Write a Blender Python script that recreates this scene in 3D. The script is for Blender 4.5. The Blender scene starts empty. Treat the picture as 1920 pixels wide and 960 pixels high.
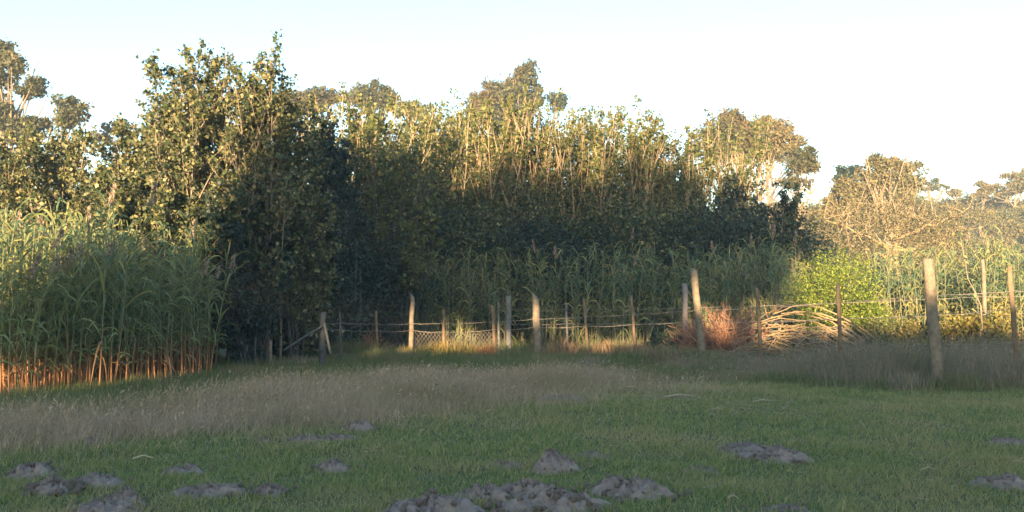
import bpy, math, random
import numpy as np

# ------------------------------------------------------------------ camera, sky, sun, exposure
F = 1844.0                       # focal length in pixels of the 1920-wide photograph
TH = math.atan(80 / F)           # camera tilts up a little: horizon sits at row 560
CT, ST = math.cos(TH), math.sin(TH)
EYE = 1.45
SUN_EL, SUN_AZ = 5.0, 10.0       # low sun behind the camera, a little to the left
sc = bpy.context.scene
col = sc.collection
cam_d = bpy.data.cameras.new('camera')
cam_d.sensor_width = 36.0
cam_d.lens = 36.0 * F / 1920.0
cam_d.clip_end = 3000
cam_d.clip_start = 0.05
cam = bpy.data.objects.new('camera', cam_d)
cam.location = (0, 0, EYE)
cam.rotation_euler = (math.pi / 2 + TH, 0, 0)
col.objects.link(cam)
sc.camera = cam

world = bpy.data.worlds.new('World')
sc.world = world
world.use_nodes = True
wn = world.node_tree
sky = wn.nodes.new('ShaderNodeTexSky')
sky.sky_type = 'NISHITA'
sky.sun_disc = False
sky.sun_elevation = math.radians(SUN_EL)
sky.sun_rotation = math.radians(180 + SUN_AZ)
sky.air_density = 1.0
sky.dust_density = 0.9
sky.ozone_density = 2.2
bg = wn.nodes['Background']
bg.inputs['Strength'].default_value = 0.15
wn.links.new(sky.outputs[0], bg.inputs['Color'])

sun_d = bpy.data.lights.new('sun', 'SUN')
sun_d.energy = 5.0
sun_d.angle = math.radians(0.5)
sun_d.color = (1.0, 0.70, 0.40)
sun = bpy.data.objects.new('sun', sun_d)
sun.rotation_euler = (math.radians(90 - SUN_EL), 0, math.radians(-SUN_AZ))
sun.location = (-10, -60, 30)
col.objects.link(sun)

sc.view_settings.view_transform = 'Standard'
sc.view_settings.look = 'None'
sc.view_settings.gamma = 1.0
sc.view_settings.use_curve_mapping = False
sc.view_settings.exposure = 2.36
sc.cycles.max_bounces = 6
sc.cycles.diffuse_bounces = 3
sc.cycles.transmission_bounces = 3
sc.cycles.glossy_bounces = 2

# ------------------------------------------------------------------ helpers
RG = np.random.default_rng(7)

def unp(u, v, d):
    a = (u - 960) / F; b = (480 - v) / F
    s = d / (CT - b * ST)
    return np.array((a * s, d, EYE + (ST + b * CT) * s))

def grd(u, v):
    a = (u - 960) / F; b = (480 - v) / F
    s = -EYE / (ST + b * CT)
    return np.array((a * s, s * (CT - b * ST), 0.0))

def sstep(t):
    t = np.clip(t, 0, 1)
    return t * t * (3 - 2 * t)

def bump(x, y, s=1.0):
    return (np.sin(x * 1.7 / s + 1.3 * np.sin(y * .9 / s)) + np.sin(y * 2.1 / s + 1.1 * np.sin(x * 1.3 / s + 2)) +
            .5 * np.sin(x * 4.1 / s + y * 3.3 / s) + .5 * np.sin(y * 5.3 / s - x * 3.7 / s)) / 3

def gz(x, y):
    x = np.asarray(x, float); y = np.asarray(y, float)
    h = .025 * bump(x, y)
    hill = 11.6 * sstep((y - 62) / 75) * sstep((x + 2) / 34)
    hill = hill * (1 + .06 * bump(x, y, 14)) + 1.2 * sstep((y - 60) / 60)
    return h + hill

class MB:
    """collects numpy geometry, then links it as ONE mesh"""
    def __init__(s): s.v = []; s.f = []; s.n = 0
    def add(s, v, f):
        v = np.asarray(v, np.float32).reshape(-1, 3); f = np.asarray(f, np.int64)
        s.v.append(v); s.f.append(f + s.n); s.n += len(v); return s
    def mesh(s, name, mat, smooth=False):
        v = np.concatenate(s.v)
        loops = np.concatenate([f.ravel() for f in s.f]).astype(np.int32)
        tot = np.concatenate([np.full(len(f), f.shape[1], np.int32) for f in s.f])
        st = np.concatenate(([0], np.cumsum(tot)[:-1])).astype(np.int32)
        m = bpy.data.meshes.new(name)
        m.vertices.add(len(v)); m.vertices.foreach_set('co', v.ravel())
        m.loops.add(len(loops)); m.loops.foreach_set('vertex_index', loops)
        m.polygons.add(len(tot)); m.polygons.foreach_set('loop_start', st)
        m.polygons.foreach_set('loop_total', tot)
        if smooth: m.polygons.foreach_set('use_smooth', np.ones(len(tot), bool))
        m.materials.append(mat)
        m.update(calc_edges=True)
        return m
    def build(s, name, mat, parent=None, smooth=False):
        return link(name, s.mesh(name, mat, smooth), parent)

def link(name, data, parent=None, loc=None):
    o = bpy.data.objects.new(name, data); col.objects.link(o)
    if parent is not None: o.parent = parent
    if loc is not None: o.location = loc
    return o

def tag(o, label, cat=None, group=None, kind=None):
    if label: o['label'] = label
    if cat: o['category'] = cat
    if group: o['group'] = group
    if kind: o['kind'] = kind
    return o

def thing(name, loc, label, cat, group=None, rz=0):
    o = link(name, None, None, loc); o.rotation_euler = (0, 0, rz); o.empty_display_size = .1
    return tag(o, label, cat, group)

def copy_tree(o, parent=None):
    c = o.copy(); col.objects.link(c)
    if parent is not None: c.parent = parent
    for ch in o.children: copy_tree(ch, c)
    return c

def norm(a): return a / np.maximum(np.linalg.norm(a, axis=-1, keepdims=True), 1e-9)

def tubes(P, R, sides=5):
    """P (n,k,3) polylines, R (n,k) radii -> verts, quads"""
    P = np.asarray(P, float); R = np.asarray(R, float); n, k, _ = P.shape
    T = norm(np.gradient(P, axis=1))
    ref = np.where(np.abs(T[:, :1, 2:3]) > .8, np.array([1., .2, 0]), np.array([.1, .1, 1.]))
    A = norm(np.cross(T, np.broadcast_to(ref, T.shape))); B = np.cross(T, A)
    an = np.arange(sides) * 2 * np.pi / sides
    V = P[:, :, None] + R[:, :, None, None] * (A[:, :, None] * np.cos(an)[:, None] + B[:, :, None] * np.sin(an)[:, None])
    idx = np.arange(n * k * sides).reshape(n, k, sides)
    q = np.stack([idx[:, :-1], np.roll(idx[:, :-1], -1, 2), np.roll(idx[:, 1:], -1, 2), idx[:, 1:]], -1).reshape(-1, 4)
    return V.reshape(-1, 3), q

def tube1(pts, r, sides=6, cap=True):
    pts = np.asarray(pts, float); r = np.broadcast_to(np.asarray(r, float), (len(pts),))
    V, q = tubes(pts[None], r[None], sides)
    return V, q

def resample(pts, n):
    pts = np.asarray(pts, float); d = np.r_[0, np.cumsum(np.linalg.norm(np.diff(pts, axis=0), axis=1))]
    t = np.linspace(0, d[-1], n)
    return np.stack([np.interp(t, d, pts[:, i]) for i in range(3)], 1)

def leaves(P, size, rng, aspect=.75, droop=.3, axis=None):
    """folded diamond leaves: one base, one tip, two sides"""
    n = len(P)
    ax = rng.normal(size=(n, 3)) if axis is None else axis + rng.normal(size=(n, 3)) * .6
    ax[:, 2] -= droop; ax = norm(ax)
    sd = norm(np.cross(ax, rng.normal(size=(n, 3)))); nr = np.cross(ax, sd)
    L = (size * rng.uniform(.45, 1.4, n))[:, None]
    b = P - ax * L * .5; t = P + ax * L * .5
    m = P - ax * L * .08 + nr * L * .12
    V = np.stack([b, m + sd * L * aspect * .5, t, m - sd * L * aspect * .5], 1).reshape(-1, 3)
    return V, np.arange(n * 4).reshape(n, 4)

def blades(P, h, w, rng, lean=.35, wind=(0.1, 0)):
    """grass: each blade a bent strip of a quad and a triangle"""
    n = len(P); h = np.broadcast_to(h, n)[:, None]; w = np.broadcast_to(w, n)[:, None]
    a = rng.uniform(0, 2 * np.pi, n); sd = np.stack([np.cos(a), np.sin(a), np.zeros(n)], 1)
    d = rng.normal(size=(n, 3)) * lean; d[:, 2] = 0; d[:, 0] += wind[0]; d[:, 1] += wind[1]
    up = np.array([0, 0, 1.])
    m = P + (up * .6 + d * .35) * h; t = P + (up + d) * h
    V = np.stack([P - sd * w / 2, P + sd * w / 2, m + sd * w * .38, m - sd * w * .38, t], 1).reshape(-1, 3)
    i = np.arange(n)[:, None] * 5
    return V, i + np.array([[0, 1, 2, 3]]), i + np.array([[3, 2, 4]])

def spikes(P, h, w, rng, lean=.35, wind=(0.1, 0)):
    """fine grass: each blade one tapering leaning triangle"""
    n = len(P); h = np.broadcast_to(h, n)[:, None]; w = np.broadcast_to(w, n)[:, None]
    a = rng.uniform(0, 2 * np.pi, n); sd = np.stack([np.cos(a), np.sin(a), np.zeros(n)], 1)
    d = rng.normal(size=(n, 3)) * lean; d[:, 2] = 0; d[:, 0] += wind[0]; d[:, 1] += wind[1]
    V = np.stack([P - sd * w / 2, P + sd * w / 2, P + (np.array([0, 0, 1.]) + d) * h], 1).reshape(-1, 3)
    return V, np.arange(n * 3).reshape(n, 3)

def in_poly(x, y, poly):
    c = np.zeros(len(x), bool); j = len(poly) - 1
    for i in range(len(poly)):
        xi, yi = poly[i][:2]; xj, yj = poly[j][:2]
        c ^= ((yi > y) != (yj > y)) & (x < (xj - xi) * (y - yi) / (yj - yi + 1e-12) + xi); j = i
    return c

def scatter(poly, n, rng, jit=.25):
    poly = np.array([p[:2] for p in poly]); lo, hi = poly.min(0), poly.max(0); out = []
    got = 0
    while got < n:
        q = rng.uniform(lo, hi, (n, 2)); j = q + rng.normal(size=q.shape) * jit
        q = q[in_poly(j[:, 0], j[:, 1], poly)]; out.append(q); got += len(q)
    q = np.concatenate(out)[:n]
    return np.c_[q, gz(q[:, 0], q[:, 1])]

# ------------------------------------------------------------------ materials
def ramp_mat(name, cols, rough=.75, transl=0.0, pos_cols=None, pos_scale=.5, bumpy=0, scale=20, spec=.2, island=True, zmix=None):
    m = bpy.data.materials.new(name); m.use_nodes = True
    nt = m.node_tree; N = nt.nodes; Lk = nt.links
    b = N['Principled BSDF']; out = N['Material Output']
    b.inputs['Roughness'].default_value = rough
    b.inputs['Specular IOR Level'].default_value = spec
    cr = N.new('ShaderNodeValToRGB')
    els = cr.color_ramp.elements
    while len(els) < len(cols): els.new(.5)
    for i, c in enumerate(cols):
        els[i].position = i / max(1, len(cols) - 1); els[i].color = (*c, 1)
    geo = N.new('ShaderNodeNewGeometry')
    tc = N.new('ShaderNodeTexCoord')
    if island:
        Lk.new(geo.outputs['Random Per Island'], cr.inputs[0])
    else:
        nz = N.new('ShaderNodeTexNoise'); nz.inputs['Scale'].default_value = scale; nz.inputs['Detail'].default_value = 6
        nz.inputs['Roughness'].default_value = .65
        Lk.new(tc.outputs['Object'], nz.inputs['Vector'])
        mr = N.new('ShaderNodeMapRange'); mr.inputs[1].default_value = .3; mr.inputs[2].default_value = .7
        Lk.new(nz.outputs[0], mr.inputs[0]); Lk.new(mr.outputs[0], cr.inputs[0])
    c = cr.outputs[0]
    if pos_cols:
        nz2 = N.new('ShaderNodeTexNoise'); nz2.inputs['Scale'].default_value = pos_scale; nz2.inputs['Detail'].default_value = 4
        Lk.new(geo.outputs['Position'], nz2.inputs['Vector'])
        mr2 = N.new('ShaderNodeMapRange'); mr2.inputs[1].default_value = .48; mr2.inputs[2].default_value = .68
        Lk.new(nz2.outputs[0], mr2.inputs[0])
        mx = N.new('ShaderNodeMix'); mx.data_type = 'RGBA'
        mx.inputs[7].default_value = (*pos_cols, 1)
        mu = N.new('ShaderNodeMath'); mu.operation = 'MULTIPLY'; mu.inputs[1].default_value = .8
        Lk.new(mr2.outputs[0], mu.inputs[0]); Lk.new(mu.outputs[0], mx.inputs[0]); Lk.new(c, mx.inputs[6]); c = mx.outputs[2]
    if zmix:
        z0, z1, zc = zmix
        sp = N.new('ShaderNodeSeparateXYZ'); Lk.new(tc.outputs['Object'], sp.inputs[0])
        mr3 = N.new('ShaderNodeMapRange'); mr3.inputs[1].default_value = z0; mr3.inputs[2].default_value = z1
        Lk.new(sp.outputs[2], mr3.inputs[0])
        mx2 = N.new('ShaderNodeMix'); mx2.data_type = 'RGBA'; mx2.inputs[6].default_value = (*zc, 1)
        Lk.new(mr3.outputs[0], mx2.inputs[0]); Lk.new(c, mx2.inputs[7]); c = mx2.outputs[2]
    Lk.new(c, b.inputs['Base Color'])
    if bumpy:
        bn = N.new('ShaderNodeTexNoise'); bn.inputs['Scale'].default_value = scale * 2.2; bn.inputs['Detail'].default_value = 8
        Lk.new(tc.outputs['Object'], bn.inputs['Vector'])
        bp = N.new('ShaderNodeBump'); bp.inputs['Strength'].default_value = bumpy; bp.inputs['Distance'].default_value = .02
        Lk.new(bn.outputs[0], bp.inputs['Height']); Lk.new(bp.outputs[0], b.inputs['Normal'])
    if transl:
        tr = N.new('ShaderNodeBsdfTranslucent'); Lk.new(c, tr.inputs['Color'])
        ms = N.new('ShaderNodeMixShader'); ms.inputs[0].default_value = transl
        Lk.new(b.outputs[0], ms.inputs[1]); Lk.new(tr.outputs[0], ms.inputs[2]); Lk.new(ms.outputs[0], out.inputs[0])
    return m

M = {}
M['ground'] = ramp_mat('ground', [(.06, .08, .035), (.10, .11, .055), (.15, .125, .085)], .95, bumpy=.6, scale=3, island=False, spec=.05)
M['hillside'] = M['ground']
M['lawn'] = ramp_mat('lawn', [(.12, .175, .054), (.19, .25, .078), (.26, .285, .105), (.42, .35, .175)], .7, .25, pos_cols=(.40, .32, .16), pos_scale=.55, spec=.15)
M['drygrass'] = ramp_mat('drygrass', [(.37, .275, .18), (.55, .415, .28), (.48, .355, .25), (.26, .22, .11)], .85, .25, pos_cols=(.27, .225, .11), pos_scale=.5, spec=.1)
M['greygrass'] = ramp_mat('greygrass', [(.23, .19, .13), (.37, .30, .21), (.29, .235, .175), (.15, .155, .08)], .85, .25, pos_cols=(.14, .145, .06), pos_scale=.6, spec=.1)
M['longgrass'] = ramp_mat('longgrass', [(.06, .11, .033), (.10, .16, .05), (.16, .18, .07), (.28, .23, .12)], .75, .25, pos_cols=(.30, .235, .14), pos_scale=.7, spec=.15)
M['yellowgrass'] = ramp_mat('yellowgrass', [(.32, .25, .06), (.45, .33, .10), (.30, .20, .08)], .7, .3, spec=.15)
M['redgrass'] = ramp_mat('redgrass', [(.32, .12, .06), (.42, .18, .09), (.25, .12, .06)], .7, .3, spec=.15)
M['deadreed'] = ramp_mat('deadreed', [(.30, .19, .10), (.42, .28, .15), (.22, .13, .08)], .8, .1, spec=.15)
M['soil'] = ramp_mat('soil', [(.15, .115, .093), (.24, .187, .153), (.32, .255, .21)], .95, bumpy=.9, scale=9, island=False, spec=.05)
M['clod'] = ramp_mat('clod', [(.16, .123, .10), (.25, .195, .158), (.33, .265, .215)], .95, bumpy=.8, scale=14, island=False, spec=.05)
M['straw'] = ramp_mat('straw', [(.30, .24, .15), (.45, .37, .25)], .8, spec=.1)
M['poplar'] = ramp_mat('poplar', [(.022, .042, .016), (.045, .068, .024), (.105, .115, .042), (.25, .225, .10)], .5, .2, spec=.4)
M['poplar_shade_tint'] = ramp_mat('poplar_shade_tint', [(.012, .027, .017), (.022, .042, .025), (.045, .065, .04)], .5, .18, spec=.35)  # poplar leaf darkened so the shade sits in its colour
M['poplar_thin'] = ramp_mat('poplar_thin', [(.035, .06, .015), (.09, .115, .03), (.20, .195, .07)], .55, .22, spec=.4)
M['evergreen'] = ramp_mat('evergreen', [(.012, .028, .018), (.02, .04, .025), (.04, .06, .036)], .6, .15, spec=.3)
M['gum'] = ramp_mat('gum', [(.03, .042, .018), (.06, .068, .03), (.11, .10, .048)], .6, .15, pos_cols=(.12, .085, .042), pos_scale=.25, spec=.3)
M['gum_pale'] = ramp_mat('gum_pale', [(.07, .08, .035), (.13, .125, .06), (.21, .17, .09)], .6, .15, pos_cols=(.17, .13, .06), pos_scale=.25, spec=.3)
M['scrub'] = ramp_mat('scrub', [(.06, .065, .025), (.12, .11, .045), (.19, .145, .065)], .7, .15, pos_cols=(.08, .10, .035), pos_scale=.15, spec=.2)
M['lime'] = ramp_mat('lime', [(.06, .105, .015), (.16, .225, .03), (.30, .335, .052)], .55, .3, spec=.3)
M['bark'] = ramp_mat('bark', [(.13, .10, .08), (.22, .18, .13), (.32, .26, .20)], .85, bumpy=.5, scale=12, island=False, spec=.1)
M['bark_dark'] = ramp_mat('bark_dark', [(.05, .045, .042), (.10, .09, .08)], .9, bumpy=.5, scale=12, island=False, spec=.1)
M['bare'] = ramp_mat('bare', [(.24, .17, .10), (.38, .285, .175), (.48, .38, .25)], .8, spec=.15)
M['limb'] = ramp_mat('limb', [(.19, .14, .085), (.29, .22, .135), (.37, .29, .18)], .85, bumpy=.4, scale=8, island=False, spec=.1)
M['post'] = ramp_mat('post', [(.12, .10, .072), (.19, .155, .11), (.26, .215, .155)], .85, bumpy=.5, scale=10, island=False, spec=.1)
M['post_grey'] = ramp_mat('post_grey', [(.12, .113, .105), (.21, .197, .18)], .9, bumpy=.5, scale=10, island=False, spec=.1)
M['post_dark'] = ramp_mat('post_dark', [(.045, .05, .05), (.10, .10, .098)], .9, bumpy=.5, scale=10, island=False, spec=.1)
M['stake'] = ramp_mat('stake', [(.13, .09, .055), (.24, .17, .105)], .85, bumpy=.4, scale=10, island=False, spec=.1)
M['wire'] = ramp_mat('wire', [(.16, .135, .11), (.28, .24, .2)], .6, scale=5, island=False, spec=.4)
M['mesh_wire'] = ramp_mat('mesh_wire', [(.145, .12, .098), (.225, .19, .155)], .6, scale=5, island=False, spec=.3)
M['reed_leaf'] = ramp_mat('reed_leaf', [(.07, .135, .078), (.12, .195, .098), (.24, .265, .10), (.40, .35, .13)], .55, .3, spec=.35)
M['reed_stem'] = ramp_mat('reed_stem', [(.12, .14, .06), (.22, .21, .11)], .6, scale=6, island=False, spec=.3, zmix=(.45, 1.2, (.30, .145, .06)))
M['reed_stem_green'] = ramp_mat('reed_stem_green', [(.10, .12, .06), (.20, .19, .12)], .6, scale=6, island=False, spec=.3)
M['reed_dead'] = ramp_mat('reed_dead', [(.26, .14, .06), (.36, .21, .10), (.17, .10, .055)], .75, .2, spec=.2)
M['plume'] = ramp_mat('plume', [(.26, .20, .15), (.38, .30, .23)], .9, .25, spec=.05)
M['redtwig'] = ramp_mat('redtwig', [(.22, .105, .065), (.33, .17, .105), (.42, .25, .16)], .8, spec=.1)
M['cutbranch'] = ramp_mat('cutbranch', [(.20, .14, .075), (.31, .225, .125), (.13, .09, .052)], .8, bumpy=.3, scale=15, island=False, spec=.1)
M['weed'] = ramp_mat('weed', [(.12, .13, .03), (.22, .20, .05), (.30, .21, .08)], .65, .25, spec=.2)

# ------------------------------------------------------------------ ground: one sheet to the horizon
def ground_sheet():
    ys = np.r_[np.linspace(-58, 2, 18), np.linspace(3, 32, 100), np.linspace(33, 160, 80), np.linspace(170, 340, 10)]
    xs = np.r_[np.linspace(-270, -60, 10), np.linspace(-55, -16, 16), np.linspace(-15, 15, 90), np.linspace(16, 95, 50), np.linspace(110, 270, 8)]
    X, Y = np.meshgrid(xs, ys); Z = gz(X, Y) - .01
    i = np.arange(X.size).reshape(X.shape)
    q = np.stack([i[:-1, :-1], i[:-1, 1:], i[1:, 1:], i[1:, :-1]], -1).reshape(-1, 4)
    o = MB().add(np.stack([X, Y, Z], -1), q).build('ground', M['ground'], smooth=True)
    tag(o, 'grassy field rising to a scrubby hillside on the right', None, None, 'structure')
ground_sheet()

# ------------------------------------------------------------------ unseen trees and hedge behind the camera, shaped to throw the field's shade
SY = -30.0
def shade_tree(x0, x1, bot, top, label):
    rng = np.random.default_rng(int(abs(x0) * 31 + 5))
    xc = (x0 + x1) / 2
    n = int((x1 - x0) * 1700)
    x = rng.uniform(x0, x1, n); b = np.interp(x, *zip(*bot)); t = np.interp(x, *zip(*top))
    b = b + .14 * np.sin(x * 5.1) + .08 * np.sin(x * 13) + np.where(x < -14, .16 * np.sin(x * 9.3) + .1 * np.sin(x * 21), 0); t = t + np.where(x < -14.5, .3, 1.15) * (.28 * np.sin(x * 3.3 + 1) + .22 * np.sin(x * 7.7) + .12 * np.sin(x * 17))
    z = b + (t - b) * rng.uniform(0, 1, n)
    up_ = (rng.random(n) < .06) & (x > -14.6); z = np.where(up_, t + rng.exponential(.55, n), z)
    k = t > b + .1; x, z = x[k], z[k]
    y = SY + rng.normal(size=len(x)) * .9
    r = thing('shade_tree', (xc, SY, 0), label, 'tree', 'trees behind the viewpoint')
    MB().add(*leaves(np.c_[x - xc, y - SY, z], .36, rng, .85)).build('crown', M['poplar'], r)
    s = np.linspace(0, 1, 7); tr = np.c_[.15 * np.sin(s * 4), 0 * s, s * (np.mean([p[1] for p in top]) - .6)]
    mb = MB().add(*tube1(tr, .26 * (1 - .75 * s), 8))
    L = []
    for a in np.linspace(x0 + .4, x1 - .4, 7):
        zt = float(np.interp(a, *zip(*top))) - .5; zb = float(np.interp(a, *zip(*bot))) + .2
        L.append([(0, 0, zb * .8), ((a - xc) * .5, .2, (zb * .8 + zt) / 2), (a - xc, 0, max(zb, zt))])
    mb.add(*tubes(np.array(L), np.tile([.08, .05, .02], (len(L), 1)), 5)); mb.build('trunk', M['bark_dark'], r)
BOT = [(-18.5, 4.85), (-14.3, 4.75), (-14.0, 4.1), (-12.9, 4.1), (-12.7, 6.3), (-12.2, 6.3), (-12, 5.8), (-9.5, 5.8), (-9.25, 6.4), (-8.8, 6.4), (-8.5, 5.7), (-5.6, 5.75), (-5.35, 6.8), (-4.65, 6.8), (-4.5, 6.3), (-4.2, 6.6), (-3.9, 5.0), (-3.75, 5.0), (-3.6, 6.7), (-2.9, 6.9), (-2.5, 8.3), (-1.7, 8.6), (-.4, 8.8)]  # crown undersides and tops outlined so shade and sun gaps land as wanted
TOP = [(-18.5, 5.1), (-16.2, 5.2), (-15.2, 5.35), (-14.85, 5.7), (-14.6, 7.6), (-14.3, 9.1), (-13.5, 9.4), (-12.9, 10.2), (-12, 10.6), (-10, 10.9), (-8.5, 10.6), (-6.8, 11.1), (-5, 11.2), (-3.5, 10.6), (-2.2, 10.8), (-1.2, 10.4), (-.4, 9.6)]
for a, b in ((-18.5, -15), (-15, -11.6), (-11.6, -8), (-8, -4.3), (-4.3, -.4)):
    shade_tree(a, b, BOT, TOP, 'unseen leafy tree behind the viewpoint, crown shaped to shade the thicket')

def hedge():
    rng = np.random.default_rng(3)
    prof = [(-34, 3.8), (-16.5, 3.85), (-14.2, 3.95), (-13.9, 4.4), (-12.6, 5.0), (-12, 4.85), (-9.6, 4.85), (-9.3, 5.55), (-8.7, 5.55), (-8.3, 4.9), (-5.7, 5.1), (-5.3, 5.65), (-4.8, 5.6), (-4.5, 4.95), (-3.2, 5.0), (-2.3, 5.15), (-1.3, 5.35), (2.5, 5.25), (8, 5.3), (30, 5.2)]  # added hedge, top outlined to set where the low shade ends
    n = 48000
    x = rng.uniform(-34, 30, n); t = np.interp(x, *zip(*prof)) + .1 * np.sin(x * 4.7) + .06 * np.sin(x * 11)
    z = t * rng.uniform(0, 1, n) ** .75; y = SY + rng.normal(size=n) * .8
    r = thing('hedge', (0, SY, 0), 'unseen tall hedge added behind the viewpoint to shade the lawn', 'hedge')
    MB().add(*leaves(np.c_[x, y - SY, z], .53, rng, .85)).build('crown', M['poplar_shade_tint'], r)
    xs = np.arange(-33.5, 30, 1.1); P = np.stack([np.c_[xs, 0 * xs, 0 * xs], np.c_[xs + .15, 0 * xs, 0 * xs + 1.8], np.c_[xs - .1, 0 * xs + .1, 0 * xs + 3.4]], 1)
    MB().add(*tubes(P, np.tile([.07, .05, .02], (len(xs), 1)))).build('stems', M['bark_dark'], r)
hedge()

# ------------------------------------------------------------------ eucalypts behind the thicket: clumped crowns
def clump_tree(name, label, d, base_u, clumps, leaf=.24, dens=1.0, mat='gum', trunk_r=.28, group=None, bark='bark', seed=1, depth=.9, cat='tree'):
    rng = np.random.default_rng(seed); leaf = leaf * 1.18
    bx = (base_u - 960) / F * d
    r = thing(name, (bx, d, float(gz(bx, d))), label, cat, group)
    O = np.array(r.location); px = d / F
    mb = MB(); C = []
    for (u, v, ru, rv) in clumps:
        c = unp(u, v, d); c[1] += rng.normal() * ru * px * .5; C.append(c)
        a, b = ru * px * (1.0 if base_u < 300 else 1.12), rv * px * 1.2
        ns = max(8, int(17 * (a * b) ** .5))
        # sub-clumps on the upper shell, each a tight puff of leaves
        sc_ = norm(rng.normal(size=(ns, 3))); sc_[:, 2] = sc_[:, 2] * .85 + .12
        sc_ = sc_ * np.array([a, a * depth, b]) * rng.uniform(.45, .98, (ns, 1))
        m = int(dens * 52 * a * b / (leaf ** 2) / ns) + 14
        rad = .36 * min(a, b) * rng.uniform(.6, 1.35, ns) + .12
        p = np.repeat(sc_, m, 0) + norm(rng.normal(size=(ns * m, 3))) * (rng.uniform(.2, 1, (ns * m, 1)) ** .5) * np.repeat(rad, m)[:, None] * np.array([1.15, 1.1, .85])
        p = p * np.where(rng.random((len(p), 1)) < .12, rng.uniform(1.0, 1.35, (len(p), 1)), 1.0)
        mb.add(*leaves(c + p - O, leaf, rng, .55, droop=.5))
    mb.build('crown', M[mat], r)
    C = np.array(C); tb = MB()
    zmid = C[:, 2].min() - O[2]
    top = C[np.argmax(C[:, 2])] - O
    s = np.linspace(0, 1, 8)[:, None]
    tr = np.array([0, 0, -.3]) * (1 - s) + top * s + np.c_[np.sin(s * 5) * .35, 0 * s, 0 * s] * (s * (1 - s) * 4)
    tr[:, 0] *= s[:, 0] ** .5
    tb.add(*tube1(tr, trunk_r * (1 - .85 * s[:, 0]), 7)); trunk = tb.build('trunk', M[bark], r)
    P = []
    for c in C:
        k = rng.uniform(.3, .6); st = tr[int(k * 7)]
        e = c - O; mid = st * .45 + e * .55 + np.array([rng.normal() * .3, 0, -.25 * abs(e[0] - st[0])])
        P.append(resample([st, mid, e], 6))
        for j in range(5):
            e2 = e + rng.normal(size=3) * np.array([1.0, .7, .8]); P.append(resample([mid, (mid + e2) / 2 + rng.normal(size=3) * .2, e2], 6))
    P = np.array(P); R = np.tile(np.linspace(trunk_r * .30, trunk_r * .06, 6), (len(P), 1))
    MB().add(*tubes(P, R, 5)).build('limbs', M[bark], trunk)
    return r

GG = 'gum trees rising behind the thicket'
clump_tree('gum_tree', 'tall gum tree with separate round leaf clumps at the far left edge', 55, 8,
           [(2, 92, 20, 17), (16, 128, 34, 22), (-12, 165, 26, 25), (46, 163, 37, 20), (122, 200, 33, 20), (120, 222, 24, 18), (10, 228, 44, 26), (52, 240, 34, 20), (62, 262, 34, 16), (-20, 205, 34, 26)], .19, 1.8, 'gum', .24, GG, seed=11)
clump_tree('gum_tree', 'small crown just showing above the thicket left of the tall poplar', 60, 218, [(215, 242, 26, 9), (228, 236, 16, 8), (190, 262, 26, 10)], .17, 1.2, 'gum', .12, GG, seed=12)
clump_tree('gum_tree', 'low flat-topped gum tree just right of the tall poplar', 80, 560, [(556, 186, 30, 18), (600, 182, 34, 18), (520, 200, 28, 20), (575, 205, 40, 16), (625, 180, 14, 13)], .24, 1.3, 'gum', .3, GG, seed=13)
clump_tree('gum_tree', 'domed gum tree behind bare twigs, second right of the tall poplar', 82, 690, [(688, 170, 40, 19), (722, 186, 24, 20), (660, 185, 20, 14), (768, 205, 28, 15), (700, 190, 30, 14)], .24, 1.3, 'gum', .3, GG, seed=14)
clump_tree('gum_tree', 'tallest gum tree rising in a peak above the middle of the thicket', 85, 965, [(988, 143, 22, 18), (972, 165, 30, 22), (940, 180, 34, 24), (908, 192, 28, 20), (955, 212, 55, 26), (1002, 185, 16, 26), (920, 230, 40, 22), (900, 215, 22, 20)], .25, 1.35, 'gum', .36, GG, seed=15)
clump_tree('gum_tree', 'small round dark crown beside the peaked gum tree', 98, 1040, [(1040, 188, 18, 13), (1048, 198, 12, 12)], .22, 1.6, 'evergreen', .2, GG, seed=16)
clump_tree('gum_tree', 'gum tree with bare pale branches on its left, leftmost of the right-hand three', 72, 1382, [(1378, 226, 26, 22), (1392, 250, 26, 22), (1340, 262, 34, 24), (1330, 285, 32, 18), (1380, 285, 34, 22), (1405, 268, 22, 22)], .21, 1.4, 'gum', .26, GG, seed=17)
clump_tree('gum_tree', 'broad domed gum tree, middle one of the right-hand three', 74, 1442, [(1438, 232, 20, 14), (1440, 254, 38, 22), (1470, 270, 26, 24), (1430, 285, 38, 18), (1462, 295, 28, 14)], .21, 1.4, 'gum_pale', .22, GG, seed=18)
clump_tree('gum_tree', 'low rounded gum tree, rightmost of the three beside the sky gap', 70, 1492, [(1508, 290, 20, 13), (1522, 308, 20, 18), (1500, 318, 24, 22), (1490, 345, 22, 14)], .2, 1.3, 'gum', .16, GG, seed=19)
clump_tree('gum_tree', 'wide pale rounded tree above the gnarled bare tree at right', 66, 1665, [(1650, 308, 30, 16), (1684, 310, 30, 16), (1706, 335, 26, 24), (1668, 340, 46, 26), (1640, 335, 28, 22), (1625, 362, 36, 16), (1690, 368, 38, 16)], .2, 1.4, 'gum_pale', .3, GG, seed=20)
clump_tree('gum_tree', 'dark tree tucked left of the wide pale rounded tree', 78, 1592, [(1592, 325, 20, 13), (1578, 335, 12, 10)], .2, 1.5, 'evergreen', .2, GG, seed=21)
clump_tree('gum_tree', 'yellowish leafy tree under the dark crown at right', 60, 1590, [(1585, 362, 30, 20), (1600, 388, 36, 18), (1562, 385, 20, 18)], .18, 1.2, 'gum_pale', .2, GG, seed=22)
HG = 'trees on the far hill skyline'
clump_tree('hill_tree', 'thin see-through tree on the hill skyline right of the rounded tree', 112, 1748, [(1746, 340, 22, 6), (1738, 350, 14, 6), (1760, 352, 14, 6)], .26, .35, 'gum', .18, HG, seed=23)
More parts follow.
